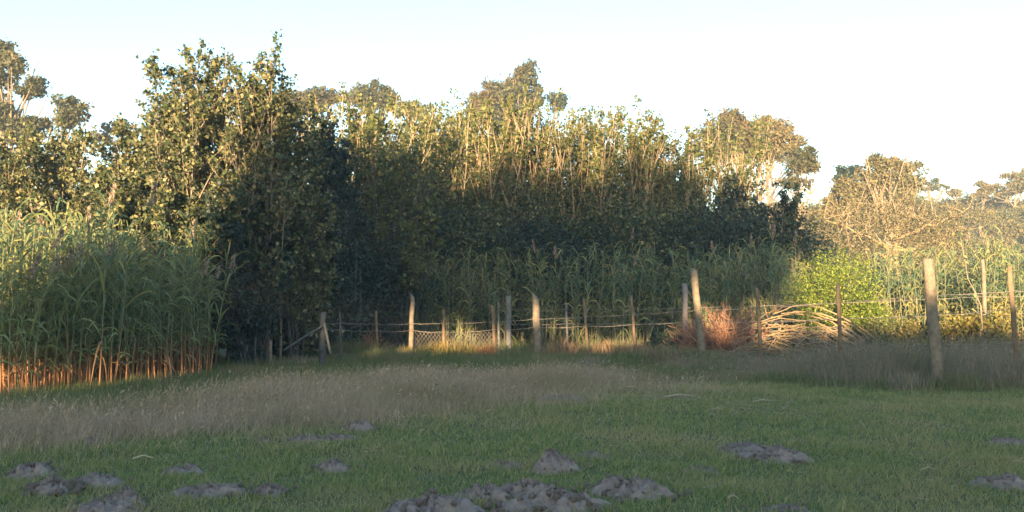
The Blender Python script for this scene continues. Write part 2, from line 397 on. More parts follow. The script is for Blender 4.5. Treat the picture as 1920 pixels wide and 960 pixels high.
clump_tree('hill_tree', 'small bushy tree alone on the hill skyline', 124, 1796, [(1795, 362, 11, 8)], .3, 1., 'scrub', .15, HG, seed=24)
clump_tree('hill_tree', 'umbrella tree on the skyline near the right edge', 120, 1842, [(1842, 346, 12, 6), (1848, 357, 20, 10), (1836, 366, 16, 8)], .28, .9, 'gum_pale', .2, HG, seed=25)
clump_tree('hill_tree', 'flat-topped tree at the right edge of the skyline', 118, 1900, [(1890, 336, 24, 7), (1912, 328, 20, 8), (1900, 350, 30, 12), (1880, 360, 22, 10), (1925, 345, 20, 14)], .28, 1., 'gum_pale', .22, HG, seed=26)

# ------------------------------------------------------------------ scrub on the hillside: copies of four bushes
def bush_meshes(rng, n, leaf, mat, flat=.75, count=900, puffs=9):
    mb = MB()
    c = norm(rng.normal(size=(puffs, 3))) * np.array([.62, .62, .5]) * rng.uniform(.5, 1.05, (puffs, 1)); c[:, 2] = np.abs(c[:, 2]) + .3
    m = count // puffs
    p = np.repeat(c, m, 0) + norm(rng.normal(size=(puffs * m, 3))) * rng.uniform(.25, 1, (puffs * m, 1)) ** .5 * np.repeat(rng.uniform(.22, .42, puffs), m)[:, None]
    p[:, 2] = np.abs(p[:, 2]) * flat
    mb.add(*leaves(p, leaf, rng, .6))
    st = np.stack([resample([(0, 0, -.1), cc * .5 + rng.normal(size=3) * .08, cc * np.array([1, 1, flat])], 5) for cc in c])
    return mb.mesh('crown', M[mat]), MB().add(*tubes(st, np.tile(np.linspace(.035, .008, 5), (puffs, 1)), 4)).mesh('stems', M['bark_dark'])
rng = np.random.default_rng(44)
BM = [bush_meshes(rng, 0, .085, m, count=c) for m, c in (('scrub', 1100), ('scrub', 1300), ('gum_pale', 1100), ('gum', 1000))]
def put_bush(name, u, d, rad, k, label, group, hz=1.0):
    x = (u - 960) / F * d
    o = thing(name, (x, d, float(gz(x, d)) - .1), label, 'bush', group, rng.uniform(0, 6.3))
    o.scale = (rad, rad, rad * hz)
    link('crown', BM[k][0], o); link('stems', BM[k][1], o)
for i in range(210):
    d = rng.uniform(78, 138); u = rng.uniform(1410, 2010)
    put_bush('hillside_bush', u, d, rng.uniform(1.5, 3.4), int(rng.choice([0, 1, 2, 3], p=[.38, .32, .2, .1])), 'dry bush growing on the sunlit far hillside', 'bushes on the far hillside', rng.uniform(.8, 1.3))
for i in range(52):
    d = rng.uniform(42, 72); u = rng.uniform(1525, 2000)
    put_bush('scrub_bush', u, d, rng.uniform(1.2, 2.5), int(rng.choice([0, 1, 2], p=[.4, .35, .25])), 'tawny scrub bush at the foot of the right-hand hill', 'scrub below the hill', rng.uniform(.8, 1.5))

# ------------------------------------------------------------------ poplar thicket
def poplar(label, u, d, top_v, nst=3, spread=.7, nbr=70, ntw=5, nlf=9000, size=.08, mat='poplar', bark='bark', seed=1, t0=.12, leafhi=1.0, group='poplars of the thicket', lean=0., brlen=.30, up=(45, 78), r0=.05, brr=.014, name='poplar_tree', hlo=.72):
    rng = np.random.default_rng(seed)
    x = (u - 960) / F * d
    g = float(gz(x, d)); H = unp(u, top_v, d)[2] - g
    r = thing(name, (x, d, g - .05), label, 'tree', group)
    K = 10; s = np.linspace(0, 1, K)
    az = rng.uniform(0, 2 * np.pi, nst)
    hs = H * np.r_[1.0, rng.uniform(hlo, .99, nst - 1)]
    off = np.c_[np.cos(az), np.sin(az)] * rng.uniform(.05, .3, nst)[:, None]
    out = np.c_[np.cos(az), np.sin(az)] * (spread * rng.uniform(.3, 1, nst))[:, None]
    S = np.zeros((nst, K, 3))
    S[:, :, :2] = off[:, None] + out[:, None] * (s[None, :, None] ** .9)
    S[:, :, 0] += lean * s * H
    S[:, :, :2] += np.cumsum(rng.normal(size=(nst, K, 2)) * .035 * H / 6, 1) * s[None, :, None]
    S[:, :, 2] = s * hs[:, None]
    S[0, :, :2] *= .4
    trunk = MB().add(*tubes(S, r0 * hs[:, None] / 6 * (1 - .88 * s), 6)).build('trunk', M[bark], r)
    # ascending branches
    bi = rng.integers(0, nst, nbr); bt = t0 + (.97 - t0) * rng.uniform(0, 1, nbr)
    f = bt * (K - 1); i0 = np.minimum(f.astype(int), K - 2); fr = (f - i0)[:, None]
    B0 = S[bi, i0] * (1 - fr) + S[bi, i0 + 1] * fr
    a = rng.uniform(0, 2 * np.pi, nbr); e = np.radians(rng.uniform(*up, nbr))
    D = np.c_[np.cos(a) * np.cos(e), np.sin(a) * np.cos(e), np.sin(e)]
    L = H * brlen * (.35 + .65 * (1 - bt)) * rng.uniform(.5, 1.2, nbr)
    L = np.minimum(L, (hs[bi] * 1.02 - B0[:, 2]) / np.maximum(np.sin(e), .3) + .15)
    q = np.linspace(0, 1, 6)
    B = B0[:, None] + D[:, None] * (L[:, None] * q)[:, :, None]
    B[:, :, 2] += .12 * L[:, None] * q ** 2
    B += np.cumsum(rng.normal(size=B.shape) * .03 * L[:, None, None], 1) * q[None, :, None]
    # twigs
    n2 = nbr * ntw; pi = np.repeat(np.arange(nbr), ntw); pt = rng.uniform(.25, 1, n2)
    f = pt * 5; i0 = np.minimum(f.astype(int), 4); fr = (f - i0)[:, None]
    T0 = B[pi, i0] * (1 - fr) + B[pi, i0 + 1] * fr
    TD = norm(rng.normal(size=(n2, 3)) * .7 + D[pi] * .8)
    TL = np.minimum(L[pi] * .45, .7) * rng.uniform(.35, 1, n2)
    q4 = np.linspace(0, 1, 3)
    T = T0[:, None] + TD[:, None] * (TL[:, None] * q4)[:, :, None]; T[:, :, 2] += .1 * TL[:, None] * q4 ** 2
    mb = MB().add(*tubes(B[:, [0, 1, 3, 5]], brr * np.clip(L, .5, 1.6)[:, None] * (1.1 - .85 * q[[0, 1, 3, 5]]), 3))
    mb.add(*tubes(T[:, [0, 2]], np.tile(brr * .38 * (1 - .6 * q4[[0, 2]]), (n2, 1)), 3)); mb.build('branches', M[bark], trunk)
    # leaves along twigs and branch ends; leafhi < 1 thins the top
    w = (.3 + TL); w = w * np.where(T0[:, 2] > H * .55, leafhi, 1.0); w /= w.sum()
    k = rng.choice(n2, nlf, p=w); ss = rng.uniform(.1, 1.05, nlf)
    P = T[k, 0] + (T[k, 2] - T[k, 0]) * ss[:, None] + rng.normal(size=(nlf, 3)) * size * .55
    P = P[P[:, 2] > .15]
    MB().add(*leaves(P, size, rng, .85, droop=.25)).build('crown', M[mat], r)
    return r

# left group, d 20..26
poplar('leafy poplar at the left edge of the thicket', 30, 23.5, 262, 4, 1.0, 140, 5, 14634, .079, seed=31)
poplar('golden poplar behind the left reeds, second from the left edge', 125, 22.5, 250, 4, .9, 140, 5, 14634, .079, seed=32)
poplar('round-topped golden poplar left of the tallest poplar', 248, 22.5, 245, 4, .9, 150, 5, 16632, .079, seed=33)
poplar('poplar with twin leafy tips just left of the tallest poplar', 345, 21, 110, 4, .38, 160, 5, 17962, .079, seed=34, leafhi=.62, lean=.0)
poplar('slender poplar tip between the two tallest poplars', 410, 21.5, 106, 3, .35, 100, 5, 9500, .08, seed=35, leafhi=.62)
poplar('tallest poplar with thin wispy tips against the sky', 500, 21.5, 76, 5, .45, 125, 5, 12000, .08, seed=36, leafhi=.62, lean=-.03)
poplar('shaded poplar right of the tallest poplar', 560, 22.5, 222, 4, .8, 150, 5, 15966, .079, bark='bark_dark', seed=37)  # dark bark here and on the dark poplars below puts shade into trunk colour
poplar('broad poplar in dark shade-tinted leaf behind the leaning brace post', 625, 24.5, 255, 4, .9, 150, 5, 15300, .079, mat='poplar_shade_tint', bark='bark_dark', seed=38)
poplar('low poplar in dark shade-tinted leaf over the shaded fence end', 470, 20.8, 345, 5, 1.0, 120, 5, 13000, .075, mat='poplar_shade_tint', bark='bark_dark', seed=39, t0=.03)
poplar('low poplar in dark shade-tinted leaf left of the weathered tall post', 665, 26, 380, 5, 1.0, 140, 5, 14634, .079, mat='poplar_shade_tint', bark='bark_dark', seed=40, t0=.03)
for i, (u, d, tv, ln, lb) in enumerate([(478, 21.6, 84, -.012, 'wispy leaning shoot left of the tallest poplar tip'), (446, 21.4, 112, -.006, 'short wispy shoot between the slender tip and the tallest poplar'), (372, 21.2, 128, .01, 'wispy shoot right of the twin leafy tips'), (296, 21.6, 172, -.005, 'wispy shoot at the left shoulder of the tall poplars'), (528, 22, 150, -.004, 'wispy shoot right of the tallest poplar')]):
    poplar(lb, u, d, tv, 1, .1, 46, 4, 1500, .075, seed=400 + i, t0=.4, brlen=.13, up=(55, 80), lean=ln, r0=.03, brr=.01, name='poplar_shoot')
poplar('dark low poplar at the right end of the left reeds', 400, 21.5, 400, 5, .9, 100, 5, 10000, .075, mat='poplar', bark='bark_dark', seed=41, t0=.05)
for i, (u, d, tv, lb) in enumerate([(-45, 22, 250, 'golden poplar cut by the left edge of the picture'), (78, 25, 268, 'golden poplar between the two leftmost poplars'), (190, 24.5, 250, 'golden poplar of the back row left of the round-topped poplar'), (298, 24, 250, 'bushy golden poplar below the twin leafy tips'), (455, 25, 190, 'poplar filling the gap between the tallest poplars'), (590, 28, 240, 'poplar behind the dark broad poplar'), (330, 22.5, 205, 'bushy poplar forming the left shoulder of the tall poplars'), (395, 22.8, 190, 'bushy poplar below the slender tip'), (525, 23.2, 185, 'bushy poplar forming the right shoulder of the tall poplars'), (170, 21.2, 330, 'low golden poplar right behind the left reeds'), (290, 20.6, 340, 'low golden poplar over the right half of the left reeds')]):
    poplar(lb, u, d, tv, 6, 1.2, 150, 5, 15500, .081, seed=240 + i, brlen=.34, up=(30, 75), hlo=.84)
# middle group: many upright pale stems, thin leaf
mid = [(640, 30, 200, 'poplar of pale twigs right of the shaded poplar'), (705, 31, 192, 'poplar with bare twigs in front of the domed gum tree'), (742, 28, 235, 'narrow golden poplar column left of the dark hollow'),
       (775, 33, 190, 'thin poplar right of the domed gum tree'), (838, 34, 182, 'poplar with a lone leafy tip left of the peaked gum'), (885, 34, 190, 'poplar of upright bare stems under the peaked gum, left side'),
       (930, 35, 200, 'poplar of dense upright stems under the peaked gum'), (985, 35, 185, 'poplar with the tallest bare stems under the peaked gum'), (1030, 36, 190, 'poplar of bare stems below the small round dark crown'),
       (1080, 35, 205, 'poplar with leafy tips right of the small round dark crown'), (1125, 35, 195, 'sparse poplar with lone leaves against the sky'), (1170, 36, 212, 'poplar of branching pale limbs in the right middle of the thicket'),
       (1215, 36, 222, 'poplar with thin bare tips against the sky'), (1255, 37, 240, 'poplar with bare tips at the drop of the thicket edge'), (1300, 38, 272, 'low poplar with bare stems left of the gum with pale branches'),
       (1345, 40, 225, 'bare-stemmed poplar in front of the leftmost right-hand gum')]
for i, (u, d, tv, lb) in enumerate(mid):
    poplar(lb, u, d, tv, 15, 2.1, 280, 3, 12000, .098, mat='poplar_thin', bark='bark_dark' if i == 2 else 'bare', seed=60 + i, t0=.22, leafhi=.62, hlo=.80, brlen=.24, up=(60, 87), r0=.027, brr=.015)
for i, (u, d, tv, lb) in enumerate([(670, 37, 215, 'back-row poplar seen through twigs under the domed gum'), (810, 38, 208, 'back-row poplar right of the domed gum'), (910, 39, 225, 'back-row poplar below the left shoulder of the peaked gum'), (1010, 39, 222, 'back-row poplar below the right shoulder of the peaked gum'), (1105, 39, 228, 'back-row poplar behind the sparse lone-leaf poplar'), (1195, 40, 240, 'back-row poplar behind the branching pale limbs'), (745, 38, 212, 'back-row poplar left of the lone leafy tip'), (860, 39, 212, 'back-row poplar left of the peaked gum'), (1275, 41, 275, 'back-row poplar at the falling right edge of the thicket')]):
    if i < 3:
        back_row = (back_row if i else []) + [poplar(lb, u, d, tv, 9, 2.3, 170, 4, 10500, .11, hlo=.85, mat='poplar_thin', bark='bare', seed=280 + i, t0=.2, brlen=.28, up=(45, 82), r0=.03, brr=.014)]
        continue
    o = copy_tree(back_row[i % 3]); x = (u - 960) / F * d; g = float(gz(x, d)); o.location = (x, d, g - .05); o.rotation_euler = (0, 0, 1.3 * i)
    o.scale = (1, 1, (unp(u, tv, d)[2] - g) / (unp((670, 810, 910)[i % 3], (215, 208, 225)[i % 3], (37, 38, 39)[i % 3])[2])); o['label'] = lb
for i, (u, d, tv, lb) in enumerate([(1395, 36, 335, 'dark green poplar with a golden lit shoot below the gums'), (1440, 37, 352, 'dark leafy tree below the broad domed gum'), (1488, 38, 372, 'dark leafy tree at the right end of the thicket'), (1415, 33.5, 430, 'small golden sapling at the top of the middle reeds')]):
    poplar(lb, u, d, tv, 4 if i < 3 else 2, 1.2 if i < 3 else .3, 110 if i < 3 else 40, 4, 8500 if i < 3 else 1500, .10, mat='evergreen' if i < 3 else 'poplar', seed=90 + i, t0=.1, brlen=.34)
# understorey behind the reeds; dark leaf colours carry part of its shade
USG = 'dark understorey shrubs behind the reeds'
def shrub(name, label, u, d, top_v, rad, n, size, mat, seed, group=None, puffs=16, cat='shrub', bark='bark_dark', asp=.7):
    rng = np.random.default_rng(seed)
    x = (u - 960) / F * d; g = float(gz(x, d)); H = unp(u, top_v, d)[2] - g
    r = thing(name, (x, d, g - .04), label, cat, group)
    c = norm(rng.normal(size=(puffs, 3))) * rng.uniform(.45, .95, (puffs, 1)) * np.array([rad, rad * .8, H * .42]); c[:, 2] += H * .46
    m = n // puffs; rr = rng.uniform(.18, .34, puffs) * (rad + H) * .6
    p = np.repeat(c, m, 0) + norm(rng.normal(size=(m * puffs, 3))) * rng.uniform(.1, 1, (m * puffs, 1)) ** .5 * np.repeat(rr, m)[:, None]
    p = p[(p[:, 2] > .08)]; p[:, 2] = np.where(p[:, 2] > H, H - (p[:, 2] - H) * .5, p[:, 2])
    MB().add(*leaves(p, size, rng, asp)).build('crown', M[mat], r)
    st = np.stack([resample([(0, 0, -.1), cc * np.array([.35, .35, .5]) + rng.normal(size=3) * .08, cc], 5) for cc in c])
    MB().add(*tubes(st, np.tile(np.linspace(.03, .006, 5), (puffs, 1)), 4)).build('stems', M[bark], r)
    return r
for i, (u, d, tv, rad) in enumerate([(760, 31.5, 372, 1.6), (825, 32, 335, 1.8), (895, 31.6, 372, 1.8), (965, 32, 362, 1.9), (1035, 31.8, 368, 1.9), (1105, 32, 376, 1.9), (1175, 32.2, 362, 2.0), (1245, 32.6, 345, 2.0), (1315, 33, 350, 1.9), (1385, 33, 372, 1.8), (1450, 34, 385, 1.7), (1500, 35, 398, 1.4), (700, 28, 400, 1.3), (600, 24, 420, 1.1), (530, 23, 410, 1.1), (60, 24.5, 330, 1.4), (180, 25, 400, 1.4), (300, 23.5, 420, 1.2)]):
    shrub('understorey_shrub', 'dark leafy shrub filling the shaded heart of the thicket', u, d, tv + (0, 22, -14, 10)[i % 4], rad, 6000, .105, ('evergreen', 'poplar_shade_tint', 'poplar', 'poplar_shade_tint')[i % 4], 120 + i, USG, 22)

for i, (u, tv) in enumerate([(765, 300), (815, 285), (868, 300), (925, 292), (980, 305), (1035, 296), (1090, 310), (1145, 300), (1200, 312), (1250, 318), (1300, 330), (1350, 335)]):
    shrub('thicket_shrub', 'olive leafy shrub among the pale stems at the sunlit edge of the middle thicket', u, 33.4, tv, 1.5, 4600, .095, 'poplar' if i % 3 else 'poplar_thin', 320 + i, 'olive shrubs among the pale stems', 30)

# ------------------------------------------------------------------ reeds
def reed_proto(rng, H, nleaf, plume=False, dead=1):
    """returns stem (verts,quads), list of leaves (verts,quads,isdead), plume"""
    s = np.linspace(0, 1, 6); lx, ly = rng.normal(size=2) * .10
    st = np.c_[lx * s ** 2 * H, ly * s ** 2 * H, s * H]
    stem = tubes(st[None], (np.interp(s, [0, 1], [.014, .006]))[None], 4)
    LV = []
    for i in range(nleaf):
        t = .18 + .82 * (i + rng.uniform(0, .9)) / nleaf; isd = i < dead
        p0 = np.array([np.interp(t, s, st[:, j]) for j in range(3)])
        a = rng.uniform(0, 2 * np.pi); o = np.array([np.cos(a), np.sin(a), 0]); w = np.array([-np.sin(a), np.cos(a), 0])
        L = rng.uniform(.4, .72) * (.8 if isd else 1); q = np.linspace(0, 1, 5)
        rise = rng.uniform(.8, 1.5) if not isd else rng.uniform(-.2, .3); dr = rng.uniform(.5, 1.6); ro = rng.uniform(-1.1, 1.1); w = w * math.cos(ro) + np.array([0, 0, 1]) * math.sin(ro)
        c = p0 + o * (L * (q * .75))[:, None] + np.array([0, 0, 1]) * (L * (rise * q - dr * q ** 2.2))[:, None]
        wd = .035 * rng.uniform(.7, 1.2) * np.array([.6, 1, .85, .5, .04])
        V = np.stack([c - w * wd[:, None] / 2, c + w * wd[:, None] / 2], 1).reshape(-1, 3)
        k = np.arange(4) * 2
        LV.append((V, np.stack([k, k + 1, k + 3, k + 2], 1), isd))
    pl = None
    if plume:
        top = st[-1]; n = 46; h = rng.uniform(0, 1, n)
        P = top + np.c_[rng.normal(size=n) * .035 * (1.2 - h) + .06 * h, rng.normal(size=n) * .035 * (1.2 - h), h * .34 - .03]
        pl = leaves(P, .10, rng, .3, axis=np.tile([.2, 0, 1.], (n, 1)), droop=-.2)
    return stem, LV, pl
prng = np.random.default_rng(77)
PROTO = [reed_proto(prng, 1.0 * h, 17, p, dd) for h, p, dd in ((2.5, False, 0), (2.7, False, 2), (2.3, False, 1), (2.8, True, 1), (2.6, False, 2), (2.4, True, 0))]
PDATA = []
for stem, LV, pl in PROTO:
    PDATA.append((MB().add(*stem).mesh('stem', M['reed_stem']), [MB().add(v, f).mesh('leaf', M['reed_dead' if d_ else 'reed_leaf']) for v, f, d_ in LV],
                  MB().add(*pl).mesh('plume', M['plume']) if pl else None))
# one-mesh version of each prototype for reeds too far to show their leaves singly
PONE = []
for (stem, LV, pl) in PROTO:
    mb = MB().add(*stem); mm = mb.mesh('reed', M['reed_stem_green'])
    l2 = MB()
    for v, f, d_ in LV: l2.add(v, f)
    PONE.append((mm, l2.mesh('leaves', M['reed_leaf']), MB().add(*pl).mesh('plume', M['plume']) if pl else None))

def put_reed(x, y, k, sc_, rz, label, group, full):
    o = thing('reed', (x, y, float(gz(x, y)) - .03), label, 'reed', group, rz); o.scale = (1, 1, sc_)
    o.rotation_euler = (random.gauss(0, .05), random.gauss(0, .05), rz)
    if full:
        link('stem', PDATA[k][0], o)
        for m in PDATA[k][1]: link('leaf', m, o)
        if PDATA[k][2]: link('plume', PDATA[k][2], o)
    else:
        link('stem', PONE[k][0], o); link('leaves', PONE[k][1], o)
        if PONE[k][2]: link('plume', PONE[k][2], o)

def reed_bed(name, label, poly, n, hs, seed, pl_p=.1, green=False):
    rng = np.random.default_rng(seed)
    P = scatter(poly, n, rng, .15); S = MB(); G = MB(); Dd = MB(); PL = MB()
    for p in P:
        k = int(rng.choice(6)) if rng.random() < pl_p * 3 else int(rng.choice([0, 1, 2, 4]))
        a = rng.uniform(0, 6.3); ca, sa = math.cos(a), math.sin(a); sc_ = rng.uniform(*hs); tx, ty = rng.normal(size=2) * .06
        def X(v):
            z = v[:, 2] * sc_
            return np.c_[ca * v[:, 0] - sa * v[:, 1] + tx * z + p[0], sa * v[:, 0] + ca * v[:, 1] + ty * z + p[1], z + p[2] - .03]
        stem, LV, pl = PROTO[k]
        S.add(X(stem[0]), stem[1])
        for v, f, d_ in LV: (Dd if d_ else G).add(X(v), f)
        if pl: PL.add(X(pl[0]), pl[1])
    r = link(name, None); tag(r, label, 'reeds', None, 'stuff')
    for nm, mb, mt in (('stems', S, 'reed_stem_green' if green else 'reed_stem'), ('leaves', G, 'reed_leaf'), ('dead_leaves', Dd, 'reed_leaf' if green else 'reed_dead'), ('plumes', PL, 'plume')):
        if mb.n: tag(mb.build(nm, M[mt], r), None, None, None, 'stuff')

def W(u, d): return ((u - 960) / F * d, d)
random.seed(5)
left_poly = [W(-170, 14.6), W(0, 14.9), W(200, 15.9), (W(380, 19.2)), W(392, 20.6), W(250, 21), W(-100, 21), W(-300, 18)]
reed_bed('reed_bed', 'thick stand of tall green reeds at the left', left_poly, 560, (.78, 1.14), 1, .04)
for i in range(85):
    t = (i + random.random()) / 85; u = -40 + 440 * t; d = 14.4 + 4.6 * max(0, (u - 20) / 380) ** 1.3 + random.uniform(-.1, .45)
    x, y = W(u, d)
    put_reed(x, y, random.choice([0, 1, 2, 4, 0, 1, 2, 5]), random.uniform(.72, .95), random.uniform(0, 6.3), 'green reed with tan stem along the front of the left stand', 'reeds along the front of the left stand', True)
mid_poly = [W(690, 29), W(900, 30), W(1250, 30), W(1480, 30), W(1500, 32.5), W(1100, 33), W(700, 32)]
reed_bed('reed_bed', 'shaded blue-green reeds behind the middle of the fence', mid_poly, 640, (.85, 1.22), 2, .025, True)
for i in range(90):
    u = random.uniform(720, 1490); x, y = W(u, 29.2 + random.uniform(0, .9))
    put_reed(x, y, random.choice([0, 1, 2, 4]) if i % 15 else 3, random.uniform(.8, 1.2), random.uniform(0, 6.3), 'shaded reed at the front of the middle stand', 'reeds along the front of the middle stand', False)
right_poly = [W(1640, 27), W(1780, 28.5), W(1850, 25.5), W(2020, 24.5), W(2060, 29), W(1650, 30)]
reed_bed('reed_bed', 'sunlit reeds behind the fence at the right edge', right_poly, 210, (.85, 1.2), 3, .06)
for i in range(46):
    u = random.uniform(1640, 1920) if i < 30 else random.uniform(1850, 1960); x, y = W(u, (26.4 if u < 1840 else 24.6) + random.uniform(0, .8))
    put_reed(x, y, random.choice([0, 1, 2, 4]), random.uniform(.8, 1.15), random.uniform(0, 6.3), 'sunlit reed at the front of the right-hand stand', 'reeds along the front of the right stand', False)

# ------------------------------------------------------------------ gnarled bare tree at right
def bare_tree():
    rng = np.random.default_rng(8); d = 44.
    x = (1685 - 960) / F * d; g = float(gz(x, d)); r = thing('bare_tree', (x, d, g - .1), 'gnarled sunlit tree with spreading bare limbs at right', 'tree'); O = np.array(r.location)
    def line(pts, n=9):
        P = np.array([unp(u, v, d + dy) for u, v, dy in pts]) - O; P = resample(P, n); P[1:-1] += rng.normal(size=P[1:-1].shape) * .06; return P
    tr = line([(1690, 590, 0), (1684, 520, 0), (1676, 470, 0), (1684, 430, 0)]); tr[0] = (0, 0, 0)
    MB().add(*tube1(tr, np.linspace(.2, .11, 9), 8)).build('trunk', M['limb'], r)
    main = [[(1680, 470, 0), (1660, 430, .5), (1600, 408, 1), (1560, 398, 1.2), (1520, 402, 1)], [(1682, 450, 0), (1720, 432, -.8), (1765, 415, -1), (1805, 398, -1.4)], [(1680, 480, 0), (1640, 448, -1), (1590, 430, -1.2), (1545, 412, -1.5)],
            [(1684, 440, 0), (1700, 405, .4), (1712, 385, .6)], [(1680, 490, 0), (1640, 470, .5), (1585, 462, .6), (1555, 440, 0)], [(1682, 470, 0), (1740, 455, .6), (1790, 440, 1), (1800, 425, 1)],
            [(1684, 440, 0), (1660, 400, -.6), (1640, 380, -1)], [(1690, 500, 0), (1730, 490, -.5), (1770, 478, -.8), (1790, 482, -1)]]
    for m in main:
        P = line(m); b = MB().add(*tube1(P, np.linspace(.085, .022, 9), 6)); tw = []
        for j in range(26):
            k = rng.integers(2, 9); p0 = P[k] if k < 9 else P[-1]; dd = norm(rng.normal(size=3) + np.array([0, 0, .35])); L = rng.uniform(.5, 1.5)
            tw.append(resample([p0, p0 + dd * L * .5 + rng.normal(size=3) * .1, p0 + dd * L + np.array([0, 0, .15])], 5))
        b.add(*tubes(np.array(tw), np.tile(np.linspace(.022, .007, 5), (26, 1)), 4)); b.build('limb', M['limb'], r)
    n = 13000; c = np.concatenate([line(m)[3:] for m in main]); k = rng.integers(0, len(c), n)
    p = c[k] + rng.normal(size=(n, 3)) * np.array([.8, .9, .55]); p[:, 2] -= .1
    MB().add(*leaves(p, .12, rng, .5)).build('crown', M['gum_pale'], r)
bare_tree()

# ------------------------------------------------------------------ bushes near the fence
shrub('green_bush', 'bright lime-green bush in sun behind the heap of cut branches', 1560, 26.5, 436, 1.15, 13000, .07, 'lime', 201, None, 30, 'bush', asp=.4)
shrub('green_bush', 'low lime-green bush spilling right beside the bright bush', 1632, 26, 545, .6, 1500, .07, 'lime', 202, None, 10, 'bush', asp=.4)
shrub('weed_clump', 'yellow-green weeds between the thick post and the short lit post', 1800, 23, 572, .6, 2400, .07, 'weed', 203, 'sunlit weeds behind the right fence', 14, 'weeds')
shrub('weed_clump', 'yellow-green weeds just left of the leaning right-hand stake', 1868, 22.5, 566, .5, 2200, .07, 'weed', 204, 'sunlit weeds behind the right fence', 14, 'weeds')
shrub('weed_clump', 'brownish weeds right of the heap of cut branches', 1650, 24, 590, .75, 2200, .06, 'scrub', 205, 'sunlit weeds behind the right fence', 14, 'weeds')
shrub('weed_clump', 'low golden weeds left of the thick pale post', 1700, 23, 600, .5, 1500, .06, 'weed', 206, 'sunlit weeds behind the right fence', 10, 'weeds')
shrub('weed_clump', 'dark weeds behind the wire between the two tallest posts', 1240, 26.5, 620, .6, 1800, .07, 'evergreen', 207, None, 10, 'weeds')
shrub('weed_clump', 'dark shrub behind the red dry bush', 1440, 28, 560, .9, 2600, .08, 'evergreen', 208, None, 12, 'weeds')
shrub('weed_clump', 'dark green weeds left of the dark fence post', 545, 24, 640, .8, 2400, .07, 'evergreen', 209, None, 10, 'weeds')

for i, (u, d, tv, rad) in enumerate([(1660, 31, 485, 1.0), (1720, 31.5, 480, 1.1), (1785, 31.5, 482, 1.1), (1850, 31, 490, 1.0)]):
    shrub('understorey_shrub', 'shrub added dark for the shaded recess behind the sunlit right-hand reeds', u, d, tv, rad, 3600, .1, 'evergreen', 220 + i, 'dark shrubs added for shade behind the right reeds')  # dark leaf colour stands in for the shaded recess
# bare sapling leaning behind the right fence
P = np.array([unp(u, v, 22.5) for u, v in ((1846, 600), (1838, 565), (1815, 525), (1806, 470), (1800, 440))]); P[0, 2] = -.05
r = thing('sapling', tuple(P[0]), 'thin bare sapling leaning left behind the right fence', 'sapling'); P = P - P[0]
MB().add(*tube1(resample(P, 10), np.linspace(.022, .008, 10), 5)).build('stem', M['bark'], r)
rg = np.random.default_rng(4); q = resample(P, 10)
MB().add(*leaves(np.repeat(q[4:], 6, 0) + rg.normal(size=(36, 3)) * .12, .12, rg, .4)).build('leaves', M['reed_leaf'], r)

# two pale stems standing in the dark, left of the weathered post
for i, (u, d, top, lb) in enumerate(((655, 24.5, 470, 'thin pale trunk standing in the dark left of the wire mesh'), (672, 25, 480, 'straight pale stick tree right beside the thin pale trunk'))):
    b = unp(u, 640, d); b[2] = 0; t = unp(u + 14 - 10 * i, top, d) - b
    r = thing('young_tree', tuple(b), lb, 'tree'); P = resample([(0, 0, -.1), (.02, 0, .5), t * .5 + np.array([.03, 0, 0]), t], 9)
    MB().add(*tube1(P, np.linspace(.032, .012, 9), 5)).build('trunk', M['post_grey'], r)
    n = 260; MB().add(*leaves(t * np.linspace(.75, 1.1, n)[:, None] + rg.normal(size=(n, 3)) * .2, .07, rg)).build('crown', M['poplar_shade_tint'], r)

# red dry bush and heap of cut branches
def red_bush(u, d, top_v, rad, n, label, seed):
    rng = np.random.default_rng(seed); x = (u - 960) / F * d; H = unp(u, top_v, d)[2]
    r = thing('dry_bush', (x, d, 0), label, 'bush', 'rust-red dry bushes'); tw = []; tf = []
    for i in range(n):
        a = rng.uniform(0, 6.3); e = rng.uniform(.25, 1.5); b = np.array([rng.normal() * rad * .35, rng.normal() * rad * .3, 0])
        dd = np.array([math.cos(a) * math.cos(e), math.sin(a) * math.cos(e), math.sin(e)]); L = rng.uniform(.5, 1.0) * H * (1.0 if e > .7 else .85)
        p = resample([b, b + dd * L * .5 + rng.normal(size=3) * .06, b + dd * L + rng.normal(size=3) * .1], 6); tw.append(p)
        for j in range(7):
            k = rng.integers(2, 6); d2 = norm(dd + rng.normal(size=3) * .8); l2 = rng.uniform(.1, .28); tf.append(resample([p[k], p[k] + d2 * l2 * .5, p[k] + d2 * l2 + np.array([0, 0, .03])], 4))
    MB().add(*tubes(np.array(tw), np.tile(np.linspace(.012, .005, 6), (len(tw), 1)), 4)).build('branches', M['redtwig'], r)
    MB().add(*tubes(np.array(tf), np.tile(np.linspace(.009, .004, 4), (len(tf), 1)), 3)).build('twigs', M['redtwig'], r)
red_bush(1362, 24.6, 572, .75, 150, 'rust-red dry bush right of the tall pale post', 301)
red_bush(1292, 25.2, 600, .4, 60, 'small rust-red dry bush left of the tall pale post', 302)
red_bush(690, 24.8, 632, .4, 50, 'small reddish dry weed left of the thin shaded stake', 303)

